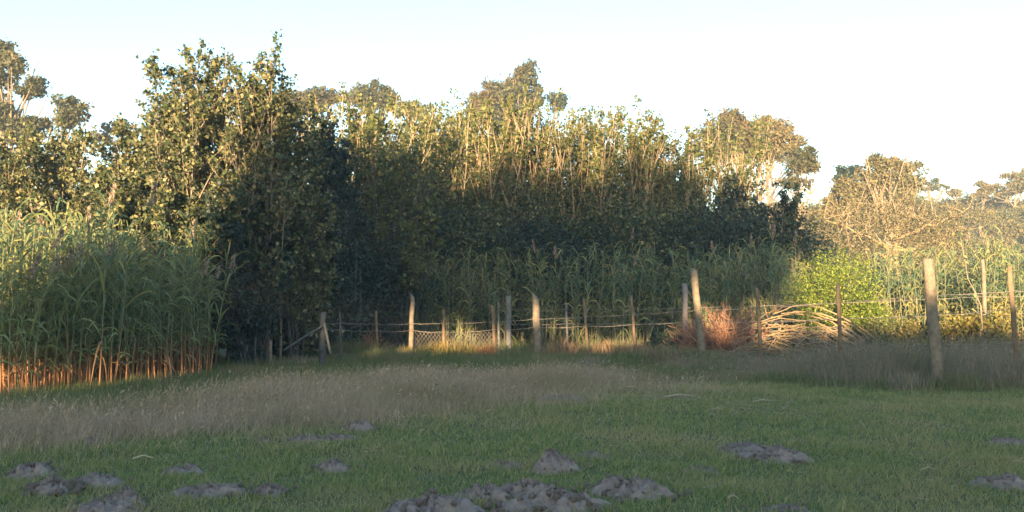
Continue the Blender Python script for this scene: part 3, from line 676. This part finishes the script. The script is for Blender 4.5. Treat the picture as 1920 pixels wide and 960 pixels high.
def brush_pile():
    rng = np.random.default_rng(17); d = 23.6
    O = grd(1500, 670); O[1] = d; O[0] = (1505 - 960) / F * d; O[2] = 0
    r = thing('brush_pile', tuple(O), 'heap of pale cut branches arching in sunlight', 'brush pile')
    def put(pts, rad, mat='cutbranch'):
        P = resample(np.array([unp(u, v, d + dy) for u, v, dy in pts]) - O, 12)
        P[:, 2] = np.maximum(P[:, 2], .03); P[1:-1] += np.cumsum(rng.normal(size=(10, 3)) * .016, 0) * np.sin(np.linspace(.3, 2.9, 10))[:, None]
        MB().add(*tube1(P, rad * np.linspace(1.1, .55, 12), 6)).build('branch', M[mat], r)
    A = [[(1640, 634, 0), (1600, 605, 0), (1545, 578, 0), (1490, 572, 0), (1452, 588, 0)], [(1632, 636, .2), (1590, 606, .2), (1540, 585, .2), (1495, 580, .2), (1458, 596, .3)], [(1620, 640, -.2), (1570, 600, -.2), (1515, 585, -.2), (1465, 588, -.2)],
         [(1612, 640, .1), (1560, 604, .1), (1480, 594, .1), (1430, 604, 0), (1385, 622, -.1)], [(1600, 645, -.3), (1540, 606, -.3), (1470, 598, -.3), (1410, 612, -.3)], [(1590, 642, .3), (1530, 612, .3), (1460, 606, .3), (1400, 628, .3)]]
    for a in A[:5]: put(a, .021)
    for i in range(50):
        u0 = rng.uniform(1470, 1640); u1 = u0 - rng.uniform(60, 170); um = (u0 + u1) / 2
        hv = np.interp(um, [1380, 1440, 1520, 1600, 1650], [650, 620, 606, 620, 645]); top = hv + rng.uniform(0, 1) * max(5, 655 - hv); dy = rng.normal() * .4 - .1
        u1 = max(u1, 1372); top = top + rng.normal() * 5
        put([(u0, min(662, top + rng.uniform(15, 45)), dy), (um + 20, top, dy), (um - 15, top + rng.uniform(-4, 6), dy), (u1, min(664, top + rng.uniform(8, 40)), dy - .2)], rng.uniform(.011, .024), 'cutbranch' if rng.random() < .7 else 'bark')
    for i in range(70):
        u0 = rng.uniform(1385, 1640); v0 = np.interp(u0, [1380, 1440, 1520, 1600, 1650], [640, 606, 594, 612, 640]) + rng.uniform(8, 45); a_ = rng.normal() * 40
        put([(u0, v0, -.2), (u0 + a_ * .5, v0 - rng.uniform(-6, 14), -.3), (u0 + a_, min(664, v0 + rng.uniform(-14, 16)), -.35)], rng.uniform(.007, .012), 'cutbranch' if rng.random() < .5 else 'bark')
brush_pile()

# ------------------------------------------------------------------ fences
rngf = np.random.default_rng(21)
def post(parent, u, d, top_v, rad, lean_u=0, mat='post', top='flat', name='post', label=None, sides=10, h=None):
    O = np.array(parent.location)
    t = unp(u, top_v, d); bx = (u + lean_u - 960) / F * d
    H = t[2] + .12; n = 9; s = np.linspace(0, 1, n)
    ax = np.c_[bx + (t[0] - bx) * s, np.full(n, d), -.12 + H * s]
    ax[1:-1, :2] += np.cumsum(rngf.normal(size=(n - 2, 2)) * rad * .10, 0)
    an = np.arange(sides) * 2 * np.pi / sides; wob = 1 + .10 * np.sin(an * 2 + rngf.uniform(0, 6)) + .05 * rngf.normal(size=sides)
    rr = rad * np.linspace(1.06, .94, n)
    V = ax[:, None] + (rr[:, None] * wob)[:, :, None] * np.stack([np.cos(an), np.sin(an), 0 * an], 1)[None]
    V += rngf.normal(size=V.shape) * rad * .03
    if top == 'slant': V[-1, :, 2] -= .16 * (np.cos(an) + 1) / 2 * (rad / .08); V[-2, :, 2] -= .12 * (np.cos(an) + 1) / 2
    if top == 'tilt': V[-1, :, 2] += .12 * rad * 4 * np.sin(an) * .3 - .02 * np.cos(an)
    idx = np.arange(n * sides).reshape(n, sides)
    q = np.stack([idx[:-1], np.roll(idx[:-1], -1, 1), np.roll(idx[1:], -1, 1), idx[1:]], -1).reshape(-1, 4)
    # bevelled, slightly domed end grain
    ring = V[-1]; c = ring.mean(0); in_ = c + (ring - c) * .8 + np.array([0, 0, rad * .12]); cen = c + np.array([0, 0, rad * .16])
    VV = np.concatenate([V.reshape(-1, 3), in_, cen[None]]); k = n * sides
    q2 = np.stack([idx[-1], np.roll(idx[-1], -1), np.roll(k + np.arange(sides), -1), k + np.arange(sides)], -1)
    tri = np.stack([k + np.arange(sides), np.roll(k + np.arange(sides), -1), np.full(sides, k + sides)], -1)
    o = MB().add(VV - O, np.concatenate([q, q2])); o.f.append(tri); o = o.build(name, M[mat], parent, smooth=False)
    if label: o['label'] = label
    return ax

def wire(parent, pts, r=.009, sag=.02, name='wire', label=None, twist=True):
    O = np.array(parent.location); out = []
    for a, b in zip(pts[:-1], pts[1:]):
        a, b = np.array(a), np.array(b); n = max(6, int(np.linalg.norm(b - a) / .12)); s = np.linspace(0, 1, n, endpoint=False)[:, None]
        p = a * (1 - s) + b * s; p[:, 2] -= 4 * sag * (s * (1 - s))[:, 0]; out.append(p)
    out.append(np.array(pts[-1])[None]); P = np.concatenate(out); P[1:-1] += rngf.normal(size=P[1:-1].shape) * .004
    mb = MB().add(*tube1(P - O, r, 5))
    if twist:   # barbs
        k = np.arange(2, len(P) - 2, 2); bb = []
        for j in k:
            dd = norm(rngf.normal(size=3)) * .028; bb.append([P[j] - dd - O, P[j] + dd - O])
    o = mb.build(name, M['wire'], parent)
    if twist and bb: MB().add(*tubes(np.array(bb), np.full((len(bb), 2), r * .5), 3)).build('barbs', M['wire'], o)
    if label: o['label'] = label

fence = thing('wire_fence', (0.6, 24.5, 0), 'wire fence of rough wooden posts and stakes crossing behind the lawn', 'fence')
FP = {}
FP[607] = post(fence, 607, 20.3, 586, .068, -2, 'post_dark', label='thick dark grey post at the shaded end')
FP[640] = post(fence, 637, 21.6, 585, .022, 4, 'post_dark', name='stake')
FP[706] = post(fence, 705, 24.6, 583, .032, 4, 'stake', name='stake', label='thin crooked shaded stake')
FP[772] = post(fence, 773, 25.5, 549, .062, -3, 'post', 'slant', label='weathered split post left of the wire mesh')
FP[832] = post(fence, 831, 25.2, 581, .042, 2, 'stake', name='stake', label='sunlit stake in front of the wire mesh')
FP[925] = post(fence, 922, 24.8, 573, .048, 8, 'stake', name='stake', label='leaning sunlit stake right of the wire mesh')
FP[1005] = post(fence, 1004, 24.5, 548, .09, 4, 'post', 'slant', label='post with a slanting cut top')
FP[1098] = post(fence, 1094, 24.1, 560, .036, 10, 'stake', name='stake')
FP[1187] = post(fence, 1183, 23.6, 555, .038, 10, 'stake', name='stake')
FP[1308] = post(fence, 1301, 23, 505, .085, 16, 'post', 'tilt', label='tall pale corner post with sunlit top')
FP[1421] = post(fence, 1419, 20.8, 540, .036, 8, 'stake', name='stake', label='thin stake in front of the cut branches')
FP[1575] = post(fence, 1572, 18.5, 533, .036, 5, 'stake', name='stake')
FP[1745] = post(fence, 1740, 16.2, 487, .095, 15, 'post', 'flat', label='thickest tall pale post with sunlit top')
FP[1897] = post(fence, 1893, 16.6, 500, .042, 18, 'stake', name='stake', label='leaning stake near the right edge')
MB().add(*tube1(resample(np.array([unp(607, 610, 20.2), unp(570, 632, 19.9), unp(532, 657, 19.6)]) - np.array(fence.location), 7), .024, 6)).build('brace', M['post_dark'], fence)
MB().add(*tube1(resample(np.array([unp(608, 606, 20.2), unp(620, 664, 19.9)]) - np.array(fence.location), 5), .03, 6)).build('brace', M['post_dark'], fence)
wd = dict(u=[607, 637, 706, 772, 832, 925, 1007, 1098, 1187, 1306, 1421, 1575, 1747, 1897, 2010], d=[20.3, 21.6, 24.6, 25.5, 25.2, 24.8, 24.5, 24.1, 23.6, 23, 20.8, 18.5, 16.2, 16.6, 17])
top = [606, 606, 607, 607, 606, 603, 598, 594, 589, 581, 577, 567, 553, 546, 545]
low = [616, 617, 620, 619, 622, 618, 613, 611, 608, 601, 603, 596, 589, 576, 574]
bot = [664, 664, 664, 664, 664, 662, 661, 661, 660, 655, 655, 650, 645, 642, 640]
off = .06
for nm, rows, rr, sg in (('wire', top, .0055, .015), ('wire', low, .0055, .03), ('wire', bot, .004, .02)):
    wire(fence, [unp(u, v, d) - np.array([0, off, 0]) for u, v, d in zip(wd['u'], rows, wd['d'])], rr, sg)
# chain mesh between the weathered split post and the leaning stake
def mesh_panel():
    a, b = np.array(unp(778, 622, 25.45)), np.array(unp(946, 618, 24.7)); zb = .08; L = np.linalg.norm((b - a)[:2]); n = 24; S = []
    cell = L / n * 1.7; rows = int((a[2] - zb) / cell) * 2
    O = np.array(fence.location)
    for i in range(-rows, n + rows):
        for sgn in (1, -1):
            pts = []
            for j in range(rows + 1):
                k = i + sgn * j
                if 0 <= k <= n:
                    t = k / n; p = a * (1 - t) + b * t; p = p.copy(); p[2] = a[2] - (a[2] - zb) * j / rows; p[1] += -.03 + .012 * math.sin(k * 1.3 + j * 2.1) + .05 * math.sin(t * 9); p[2] += .015 * math.sin(k * .7); pts.append(p - O)
            if len(pts) > 2: S.append(np.array(pts))
    mb = MB()
    for p in S: mb.add(*tube1(p, .0058, 3))
    o = mb.build('wire_mesh', M['mesh_wire'], fence); o['label'] = 'diamond wire mesh between the lit stakes'
mesh_panel()

back = thing('back_fence', (unp(953, 600, 28)[0], 28, 0), 'grey weathered second fence line standing in front of the reeds', 'fence')
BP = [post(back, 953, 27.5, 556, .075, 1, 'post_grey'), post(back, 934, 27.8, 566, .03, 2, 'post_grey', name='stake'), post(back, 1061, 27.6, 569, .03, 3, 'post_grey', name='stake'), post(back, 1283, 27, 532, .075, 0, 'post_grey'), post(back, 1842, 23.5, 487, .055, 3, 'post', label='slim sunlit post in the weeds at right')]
for z in (.75, 1.15):
    wire(back, [(unp(934, 600, 27.7)[0], 27.7, z), (unp(953, 600, 27.5)[0], 27.42, z), (unp(1061, 600, 27.6)[0], 27.55, z), (unp(1283, 600, 27)[0], 26.92, z + .05), (unp(1842, 600, 23.5)[0], 23.42, z + .35), (unp(2000, 600, 23)[0], 23, z + .4)], .005, .03)
lone = thing('lone_stake', (unp(479, 640, 22)[0], 22, 0), 'short pale stake alone in the dark left of the brace', 'stake')
post(lone, 479, 20.2, 632, .024, 0, 'post_dark', name='stake')

# ------------------------------------------------------------------ grass
def grass(name, label, poly, n, h, w, mat, seed, lean=.35, wind=(.1, 0), heads=0, hvar=(.55, 1.15), jit=.25, patch=0):
    rng = np.random.default_rng(seed); P = scatter(poly, n, rng, jit)
    if patch:
        k = bump(P[:, 0], P[:, 1], .7) + rng.normal(size=len(P)) * .25 > patch - 1; P = P[k]
    hh = h * rng.uniform(*hvar, len(P)) * (1 + .25 * bump(P[:, 0], P[:, 1], .55) + .22 * bump(P[:, 0] + 7, P[:, 1], .18))
    if name == 'grey_grass':   # shorter where the cut branches are heaped
        hh = hh * np.interp(P[:, 0] / P[:, 1], [.2, .262, .31, .36], [.42, .42, .8, 1.05])
    V, t = spikes(P - np.array([0, 0, .02]), hh, 1.25 * w * rng.uniform(.7, 1.3, len(P)), rng, lean, wind)
    mb = MB().add(V, t)
    if heads:
        k = rng.choice(len(P), int(heads * len(P)), False); tip = V.reshape(-1, 3, 3)[k, 2]
        mb.add(*leaves(tip, .06, rng, .24, axis=np.tile([.25, 0, 1.], (len(k), 1)), droop=0))
    o = mb.build(name, M[mat], None); tag(o, label, 'grass', None, 'stuff'); return o

# lawn: denser near the camera
near = [(-5.5, 5.2), (5.5, 5.2), (7.2, 9.6), (-7.2, 9.6)]
farp = [(-7.2, 9.4), (7.2, 9.4), (10.5, 16.5), (4, 18), (1.5, 17), (0, 15.2), (-3, 12.5), (-7.2, 10.5)]
def lawn():
    rng = np.random.default_rng(90); mb = MB()
    for poly, n, h, w in ((near, 165000, .043, .0062), (farp, 125000, .05, .0085)):
        P = scatter(poly, n, rng, .1)
        hh = h * rng.uniform(.45, 1.2, len(P)) * (1 + .45 * bump(P[:, 0], P[:, 1], .35)) * np.where(rng.random(len(P)) < .02, 2.0, 1)
        mb.add(*spikes(P - np.array([0, 0, .012]), hh, 1.35 * w * rng.uniform(.7, 1.3, len(P)), rng, .55))
    C = scatter(near, 260, rng, .1); C = np.concatenate([C, scatter(farp, 260, rng, .1)])   # taller tufts and weeds
    k = rng.integers(8, 26, len(C)); P = np.repeat(C, k, 0) + np.c_[rng.normal(size=(k.sum(), 2)) * .035, np.zeros(k.sum())]
    V, q, t = blades(P, np.repeat(rng.uniform(.05, .12, len(C)), k) * rng.uniform(.5, 1.1, k.sum()), .008, rng, .45)
    mb.add(V, q); mb.f.append(t + (mb.n - len(V)))
    o = mb.build('lawn_grass', M['lawn']); tag(o, 'short green pasture grass across the foreground', 'grass', None, 'stuff')
lawn()
dry = [grd(-110, 850), grd(150, 828), grd(400, 802), grd(650, 788), grd(800, 768), grd(960, 748), grd(1030, 733), grd(1180, 718), grd(1200, 706), grd(1000, 708), grd(700, 716), grd(520, 728), grd(400, 755), grd(200, 786), grd(-110, 806)]
grass('dry_grass', 'band of tall tan dry grass running across the field', dry, 80000, .255, .0046, 'drygrass', 91, .45, (.12, 0), .16, hvar=(.25, 1.3), jit=.5, patch=.6)
wide = [grd(-110, 870), grd(400, 822), grd(760, 796), grd(1000, 762), grd(1300, 738), grd(1420, 716), grd(1250, 700), grd(1000, 704), grd(500, 726), grd(-110, 800)]
grass('dry_grass', 'sparse low dry grass fringing the tan band and reaching the fence', wide, 26000, .15, .005, 'drygrass', 96, .5, (.1, 0), .15, hvar=(.3, 1.6), jit=.7, patch=.8)
rev = [grd(-130, 800), grd(200, 780), grd(400, 750), grd(520, 724), grd(700, 712), grd(1000, 702), grd(1250, 700), grd(1420, 700), grd(1420, 680), (4, 24.5), (0, 25.2), (-5, 26), (-7, 22), (-5.4, 19), (-7.6, 14.6), (-9.5, 14.4)]
grass('long_grass', 'dark green rank grass between the dry band and the fence', rev, 60000, .21, .010, 'longgrass', 92, .4, patch=.3)
grey = [grd(1330, 704), grd(1500, 712), grd(1600, 722), grd(1740, 728), grd(2010, 732), (10.5, 19.5), (7.2, 20.2), (5.6, 21.5), (4.4, 22.6), (3.2, 22.8)]
grass('grey_grass', 'tall grey-brown grass hiding the foot of the right fence', grey, 70000, .56, .005, 'greygrass', 93, .3, (.06, 0), .2, hvar=(.3, 1.25), jit=.45, patch=.7)
grass('long_grass', 'green grass edging the foot of the right fence', [grd(1190, 720), grd(1400, 716), grd(1600, 728), grd(2000, 738), grd(2000, 722), grd(1600, 708), grd(1300, 692), grd(1180, 700)], 16000, .2, .009, 'longgrass', 94, .4)
field = [(-6, 25), (4, 23.5), (7, 19), (14, 18), (18, 40), (-8, 34)]
grass('long_grass', 'rough grass under the reeds and weeds beyond the fence', field, 26000, .3, .016, 'longgrass', 95, .4)

def tuft(label, u, d, w_px, n, h, mat, seed, group, wd_=.014):
    rng = np.random.default_rng(seed); x = (u - 960) / F * d; r_ = w_px / F * d / 2
    o = thing('grass_tuft', (x, d, float(gz(x, d)) - .02), label, 'grass tuft', group)
    P = np.c_[rng.uniform(-r_, r_, n), rng.normal(size=n) * .22, np.zeros(n)]
    V, q, t = blades(P, h * rng.uniform(.4, 1.1, n) * (1 - .35 * np.abs(P[:, 0]) / r_), wd_, rng, .35, (.05, 0))
    mb = MB().add(V, q); mb.f.append(t); tag(mb.build('blades', M[mat], o), None, None, None, 'stuff')
TG = 'grass tufts along the fence'
tuft('golden grass tuft at the foot of the stake before the wire mesh', 842, 24.9, 110, 420, .5, 'yellowgrass', 1, TG)
tuft('pale golden grass right of that stake under the mesh', 890, 24.7, 60, 200, .34, 'yellowgrass', 2, TG)
tuft('reddish grass tuft just left of the leaning sunlit stake', 912, 24.5, 34, 120, .45, 'redgrass', 3, TG)
tuft('small golden tuft at the foot of the weathered split post', 762, 25.2, 34, 110, .3, 'yellowgrass', 4, TG)
tuft('rank green grass hummock left of the thin crooked stake', 645, 23.5, 130, 1300, .62, 'longgrass', 5, TG, .012)
tuft('green grass hummock between the dark stake and split post', 720, 22.5, 150, 1100, .38, 'longgrass', 6, TG, .012)
tuft('dark green grass left of the tall pale corner post', 1250, 21.6, 150, 1300, .55, 'longgrass', 7, TG, .012)
tuft('golden grass at the foot of the rust-red dry bush', 1345, 24.0, 110, 360, .26, 'yellowgrass', 8, TG)
tuft('tan dead reeds lying right of the slant-topped post', 1050, 24.6, 70, 300, .55, 'deadreed', 9, TG, .02)
tuft('heap of tan dead reed stubble below the middle stakes', 1150, 24.4, 110, 420, .52, 'deadreed', 10, TG, .02)
tuft('tan dead reed stubble left of the dark green grass', 1205, 24.2, 60, 220, .55, 'deadreed', 11, TG, .02)
tuft('orange dry grass under the yellow-green weeds at right', 1830, 21.8, 160, 620, .34, 'deadreed', 12, TG, .016)
tuft('reddish dry grass left of the thickest pale post', 1690, 22.2, 110, 320, .36, 'redgrass', 13, TG, .016)

for i, (u, d, w_, h_, lb) in enumerate([(1110, 20.4, 70, .34, 'green tuft in front of the middle stakes'), (1175, 19.8, 60, .30, 'small green tuft below the dead reed stubble'), (1345, 20.2, 90, .40, 'dark rough tuft in front of the rust-red bush'), (1412, 19.6, 80, .42, 'dark rough tuft at the foot of the stake before the cut branches'), (1505, 18.4, 90, .36, 'green tuft below the heap of cut branches'), (1600, 17.2, 80, .34, 'green tuft left of the thickest pale post'), (1700, 15.9, 70, .36, 'grassy tuft just left of the foot of the thickest pale post'), (1800, 15.8, 90, .34, 'grassy tuft between the thickest post and the leaning stake'), (985, 19, 80, .3, 'green tuft at the end of the tan dry band'), (560, 21, 100, .3, 'low green tuft below the brace post')]):
    tuft(lb, u, d, w_, 520, h_, 'longgrass' if i % 3 else 'greygrass', 40 + i, TG, .010)

# ------------------------------------------------------------------ molehills
rngm = np.random.default_rng(55)
CLOD = []
for i in range(5):
    bmv = []
    t = (1 + 5 ** .5) / 2
    v = np.array([(-1, t, 0), (1, t, 0), (-1, -t, 0), (1, -t, 0), (0, -1, t), (0, 1, t), (0, -1, -t), (0, 1, -t), (t, 0, -1), (t, 0, 1), (-t, 0, -1), (-t, 0, 1)], float)
    v = norm(v) * rngm.uniform(.7, 1.15, (12, 1)) * np.array([1, .85, .7])
    f = np.array([(0, 11, 5), (0, 5, 1), (0, 1, 7), (0, 7, 10), (0, 10, 11), (1, 5, 9), (5, 11, 4), (11, 10, 2), (10, 7, 6), (7, 1, 8), (3, 9, 4), (3, 4, 2), (3, 2, 6), (3, 6, 8), (3, 8, 9), (4, 9, 5), (2, 4, 11), (6, 2, 10), (8, 6, 7), (9, 8, 1)])
    CLOD.append(MB().add(v, f).mesh('clod', M['clod']))
def molehill(label, u, v, w_px, h_px, nclod, cs=.03):
    g = grd(u, v); d = g[1]; R = w_px / F * d / 2 * 1.38; H = h_px / F * d * .92; cs = cs * .62
    g[1] += R * .5; g[2] = float(gz(g[0], g[1]))
    r = thing('molehill', tuple(g), label, 'molehill', 'molehills on the lawn')
    nr, na = 17, 48; rr = np.linspace(0, 1, nr); an = np.arange(na) * 2 * np.pi / na
    ph = rngm.uniform(0, 6, 4); edge = 1 + .16 * np.sin(2 * an + ph[0]) + .12 * np.sin(3 * an + ph[1]) + .07 * np.sin(7 * an + ph[2])
    X = rr[:, None] * edge * np.cos(an) * R; Y = rr[:, None] * edge * np.sin(an) * R * .8
    prof = (1 - rr ** 2.0)[:, None]
    s = max(R, .1)
    lump = .5 * bump(X / s * 2.2 + ph[0] * 9, Y / s * 2.2 + ph[1] * 9) + .35 * bump(X / s * 5 + ph[2] * 5, Y / s * 5) + .30 * bump(X / s * 11, Y / s * 11 + ph[3] * 4) + .22 * np.abs(bump(X / s * 23 + ph[1], Y / s * 23))
    Z = H * prof * (.78 + .6 * lump) + .012 * rngm.normal(size=X.shape) * prof ** .4 - .025
    Z[-1] = -.04
    i = np.arange(nr * na).reshape(nr, na)
    q = np.stack([i[:-1], np.roll(i[:-1], -1, 1), np.roll(i[1:], -1, 1), i[1:]], -1).reshape(-1, 4)
    MB().add(np.stack([X, Y, Z], -1), q).build('mound', M['soil'], r)
    for k in range(nclod):
        a = rngm.uniform(0, 6.3); q_ = rngm.uniform(0, 1.2) ** .6; ia = int(a / 6.2832 * na) % na; ir = min(nr - 1, int(q_ * (nr - 1))); ex = max(1.0, q_ * 1.12)
        s_ = cs * rngm.uniform(.45, 1.5)
        o = link('clod', CLOD[k % 5], r, (X[ir, ia] * ex, Y[ir, ia] * ex, max(Z[ir, ia], .012) + s_ * .25)); o.rotation_euler = rngm.uniform(0, 6.3, 3); o.scale = (s_,) * 3
MH = [('broad low molehill at the far left, upper one of the pair', 50, 893, 84, 34, 8, .035), ('crumbly molehill with pale clods at the lower left', 85, 930, 92, 30, 18, .045), ('smooth molehill right of the crumbly pale-clod molehill', 172, 915, 92, 24, 6, .03),
      ('molehill cut by the bottom edge at the lower left', 175, 966, 120, 24, 10, .03), ('peaked molehill beside the one cut by the bottom edge, lower left', 225, 952, 66, 34, 8, .03), ('small rounded molehill above the wide lower-left molehill', 335, 888, 72, 22, 5, .025),
      ('wide low molehill left of the centre foreground', 380, 936, 112, 26, 9, .03), ('thin crumbly molehill right of the wide low molehill', 500, 928, 60, 26, 8, .03), ('small molehill between left and middle foreground', 615, 880, 62, 22, 6, .025),
      ('molehill at the edge of the dry grass on the left', 162, 832, 46, 14, 5, .03), ('pale crumbled earth in front of the dry grass', 375, 806, 46, 12, 7, .03), ('tiny molehill below the dry grass, left of the flat pair', 495, 830, 32, 12, 3, .025),
      ('flat molehill, left of the pair below the dry grass', 566, 828, 56, 11, 3, .025), ('flat molehill, right of the pair below the dry grass', 630, 824, 56, 13, 4, .025), ('steep crumbly molehill touching the dry grass edge', 668, 806, 52, 22, 8, .03),
      ('big rounded molehill cut by the bottom edge, left of centre', 795, 974, 150, 46, 14, .045), ('dark rounded molehill at the left of the central chain', 905, 938, 84, 34, 8, .03), ('crumbly molehill in the middle of the central chain', 990, 930, 96, 32, 12, .035),
      ('largest lumpy molehill at the bottom centre', 1050, 966, 150, 44, 14, .045), ('wide cracked molehill at the right of the central chain', 1190, 938, 126, 40, 14, .035), ('steep pointed molehill above the central chain', 1040, 884, 76, 40, 6, .025),
      ('faint flat molehill left of the steep pointed one', 945, 880, 64, 11, 2, .02), ('flattened pale earth patch right of the steep pointed molehill', 1112, 860, 84, 8, 5, .02), ('long flat molehill on the right, left half', 1402, 846, 112, 16, 8, .03),
      ('crumbly molehill joined to the long flat one on the right', 1466, 864, 100, 28, 12, .035), ('tiny flat molehill left of the long flat one', 1315, 884, 62, 12, 3, .02), ('flat molehill at the right edge, upper one', 1902, 836, 64, 18, 5, .03),
      ('molehill at the right edge, lower one', 1895, 918, 90, 26, 6, .03), ('low dark earth patch at the end of the dry grass', 1058, 752, 92, 10, 6, .03), ('thin earth patch at the bottom edge on the right', 1490, 965, 110, 12, 5, .025)]
for a in MH: molehill(a[0], a[1], a[2], a[3], a[4], int(a[5] * 2.6) + 5, a[6])

# ------------------------------------------------------------------ straw and sticks on the lawn
def stick(u, v, L_px, ang, label, r_=.012, group='dry sticks on the lawn'):
    g = grd(u, v); L = L_px / F * g[1]; g[2] = float(gz(g[0], g[1])) + .035
    o = thing('stick', tuple(g), label, 'stick', group, ang)
    P = resample([(-L / 2, 0, 0), (0, rngm.normal() * .05 * L, .025), (L / 2, 0, .005)], 7)
    MB().add(*tube1(P, r_ * np.linspace(1.1, .7, 7), 5)).build('cane', M['straw'], o)
    P2 = resample([P[3], P[3] + np.array([L * .12, .012, .012])], 4); MB().add(*tube1(P2, r_ * .5, 4)).build('side_twig', M['straw'], o)
stick(1178, 732, 42, .2, 'pale dry cane lying below the dark green grass'); stick(1272, 746, 60, .25, 'long pale dry cane lying on the trampled straw'); stick(268, 868, 36, .05, 'pale stick above the wide low left molehill', .009)
stick(1430, 756, 40, .3, 'pale cane at the top of the straw patch', .009); stick(1375, 946, 20, -.6, 'short bright straw in the right foreground', .006); stick(1345, 775, 22, -.5, 'short cane left of the straw patch', .008); stick(920, 776, 16, .3, 'short straw on the open lawn', .007)
stick(1740, 888, 30, .0, 'thin straw lying in the grass on the right', .005); stick(380, 797, 34, .1, 'pale stick at the edge of the dry grass', .009)
def litter(poly, n, seed, label):
    rng = np.random.default_rng(seed); P = scatter(poly, n, rng, .3); a = rng.uniform(-.9, .9, n); L = rng.uniform(.03, .13, n)
    d_ = np.c_[np.cos(a) * L / 2, np.sin(a) * L / 2, rng.normal(size=n) * .015]; P[:, 2] += .03 + rng.uniform(0, .03, n)
    o = MB().add(*tubes(np.stack([P - d_, P + d_], 1), np.full((n, 2), .0025), 3)).build('straw_litter', M['straw']); tag(o, label, 'straw', None, 'stuff')
litter([grd(1210, 756), grd(1330, 756), grd(1330, 742), grd(1220, 742)], 80, 1, 'scattered dry straw below the tall pale corner post')
litter([grd(1310, 790), grd(1450, 790), grd(1490, 760), grd(1400, 748), grd(1330, 762)], 170, 2, 'patch of trampled dry straw right of centre')
litter([(-5, 6), (5, 6), (8.5, 15), (-5, 11)], 70, 3, 'loose bits of straw scattered over the lawn')
litter([W(-60, 14.2), W(150, 14.9), W(330, 17), W(330, 17.8), W(-60, 15)], 420, 4, 'fallen dry reed litter under the left stand')

# ------------------------------------------------------------------ thin evening haze
hb = MB(); xs, ys, zs = (-280, 280), (-60, 350), (-1.2, 30)
V = np.array([(x, y, z) for z in zs for y in ys for x in xs], float)
hb.add(V, [(0, 2, 3, 1), (4, 5, 7, 6), (0, 1, 5, 4), (2, 6, 7, 3), (0, 4, 6, 2), (1, 3, 7, 5)])
hm = bpy.data.materials.new('haze'); hm.use_nodes = True; hn = hm.node_tree
for n_ in list(hn.nodes):
    if n_.type != 'OUTPUT_MATERIAL': hn.nodes.remove(n_)
pv = hn.nodes.new('ShaderNodeVolumePrincipled'); pv.inputs['Color'].default_value = (.70, .88, 1, 1); pv.inputs['Density'].default_value = .0011
hn.links.new(pv.outputs[0], [n_ for n_ in hn.nodes if n_.type == 'OUTPUT_MATERIAL'][0].inputs['Volume'])
tag(hb.build('haze', hm), 'thin evening haze over the whole field', 'haze', None, 'stuff')
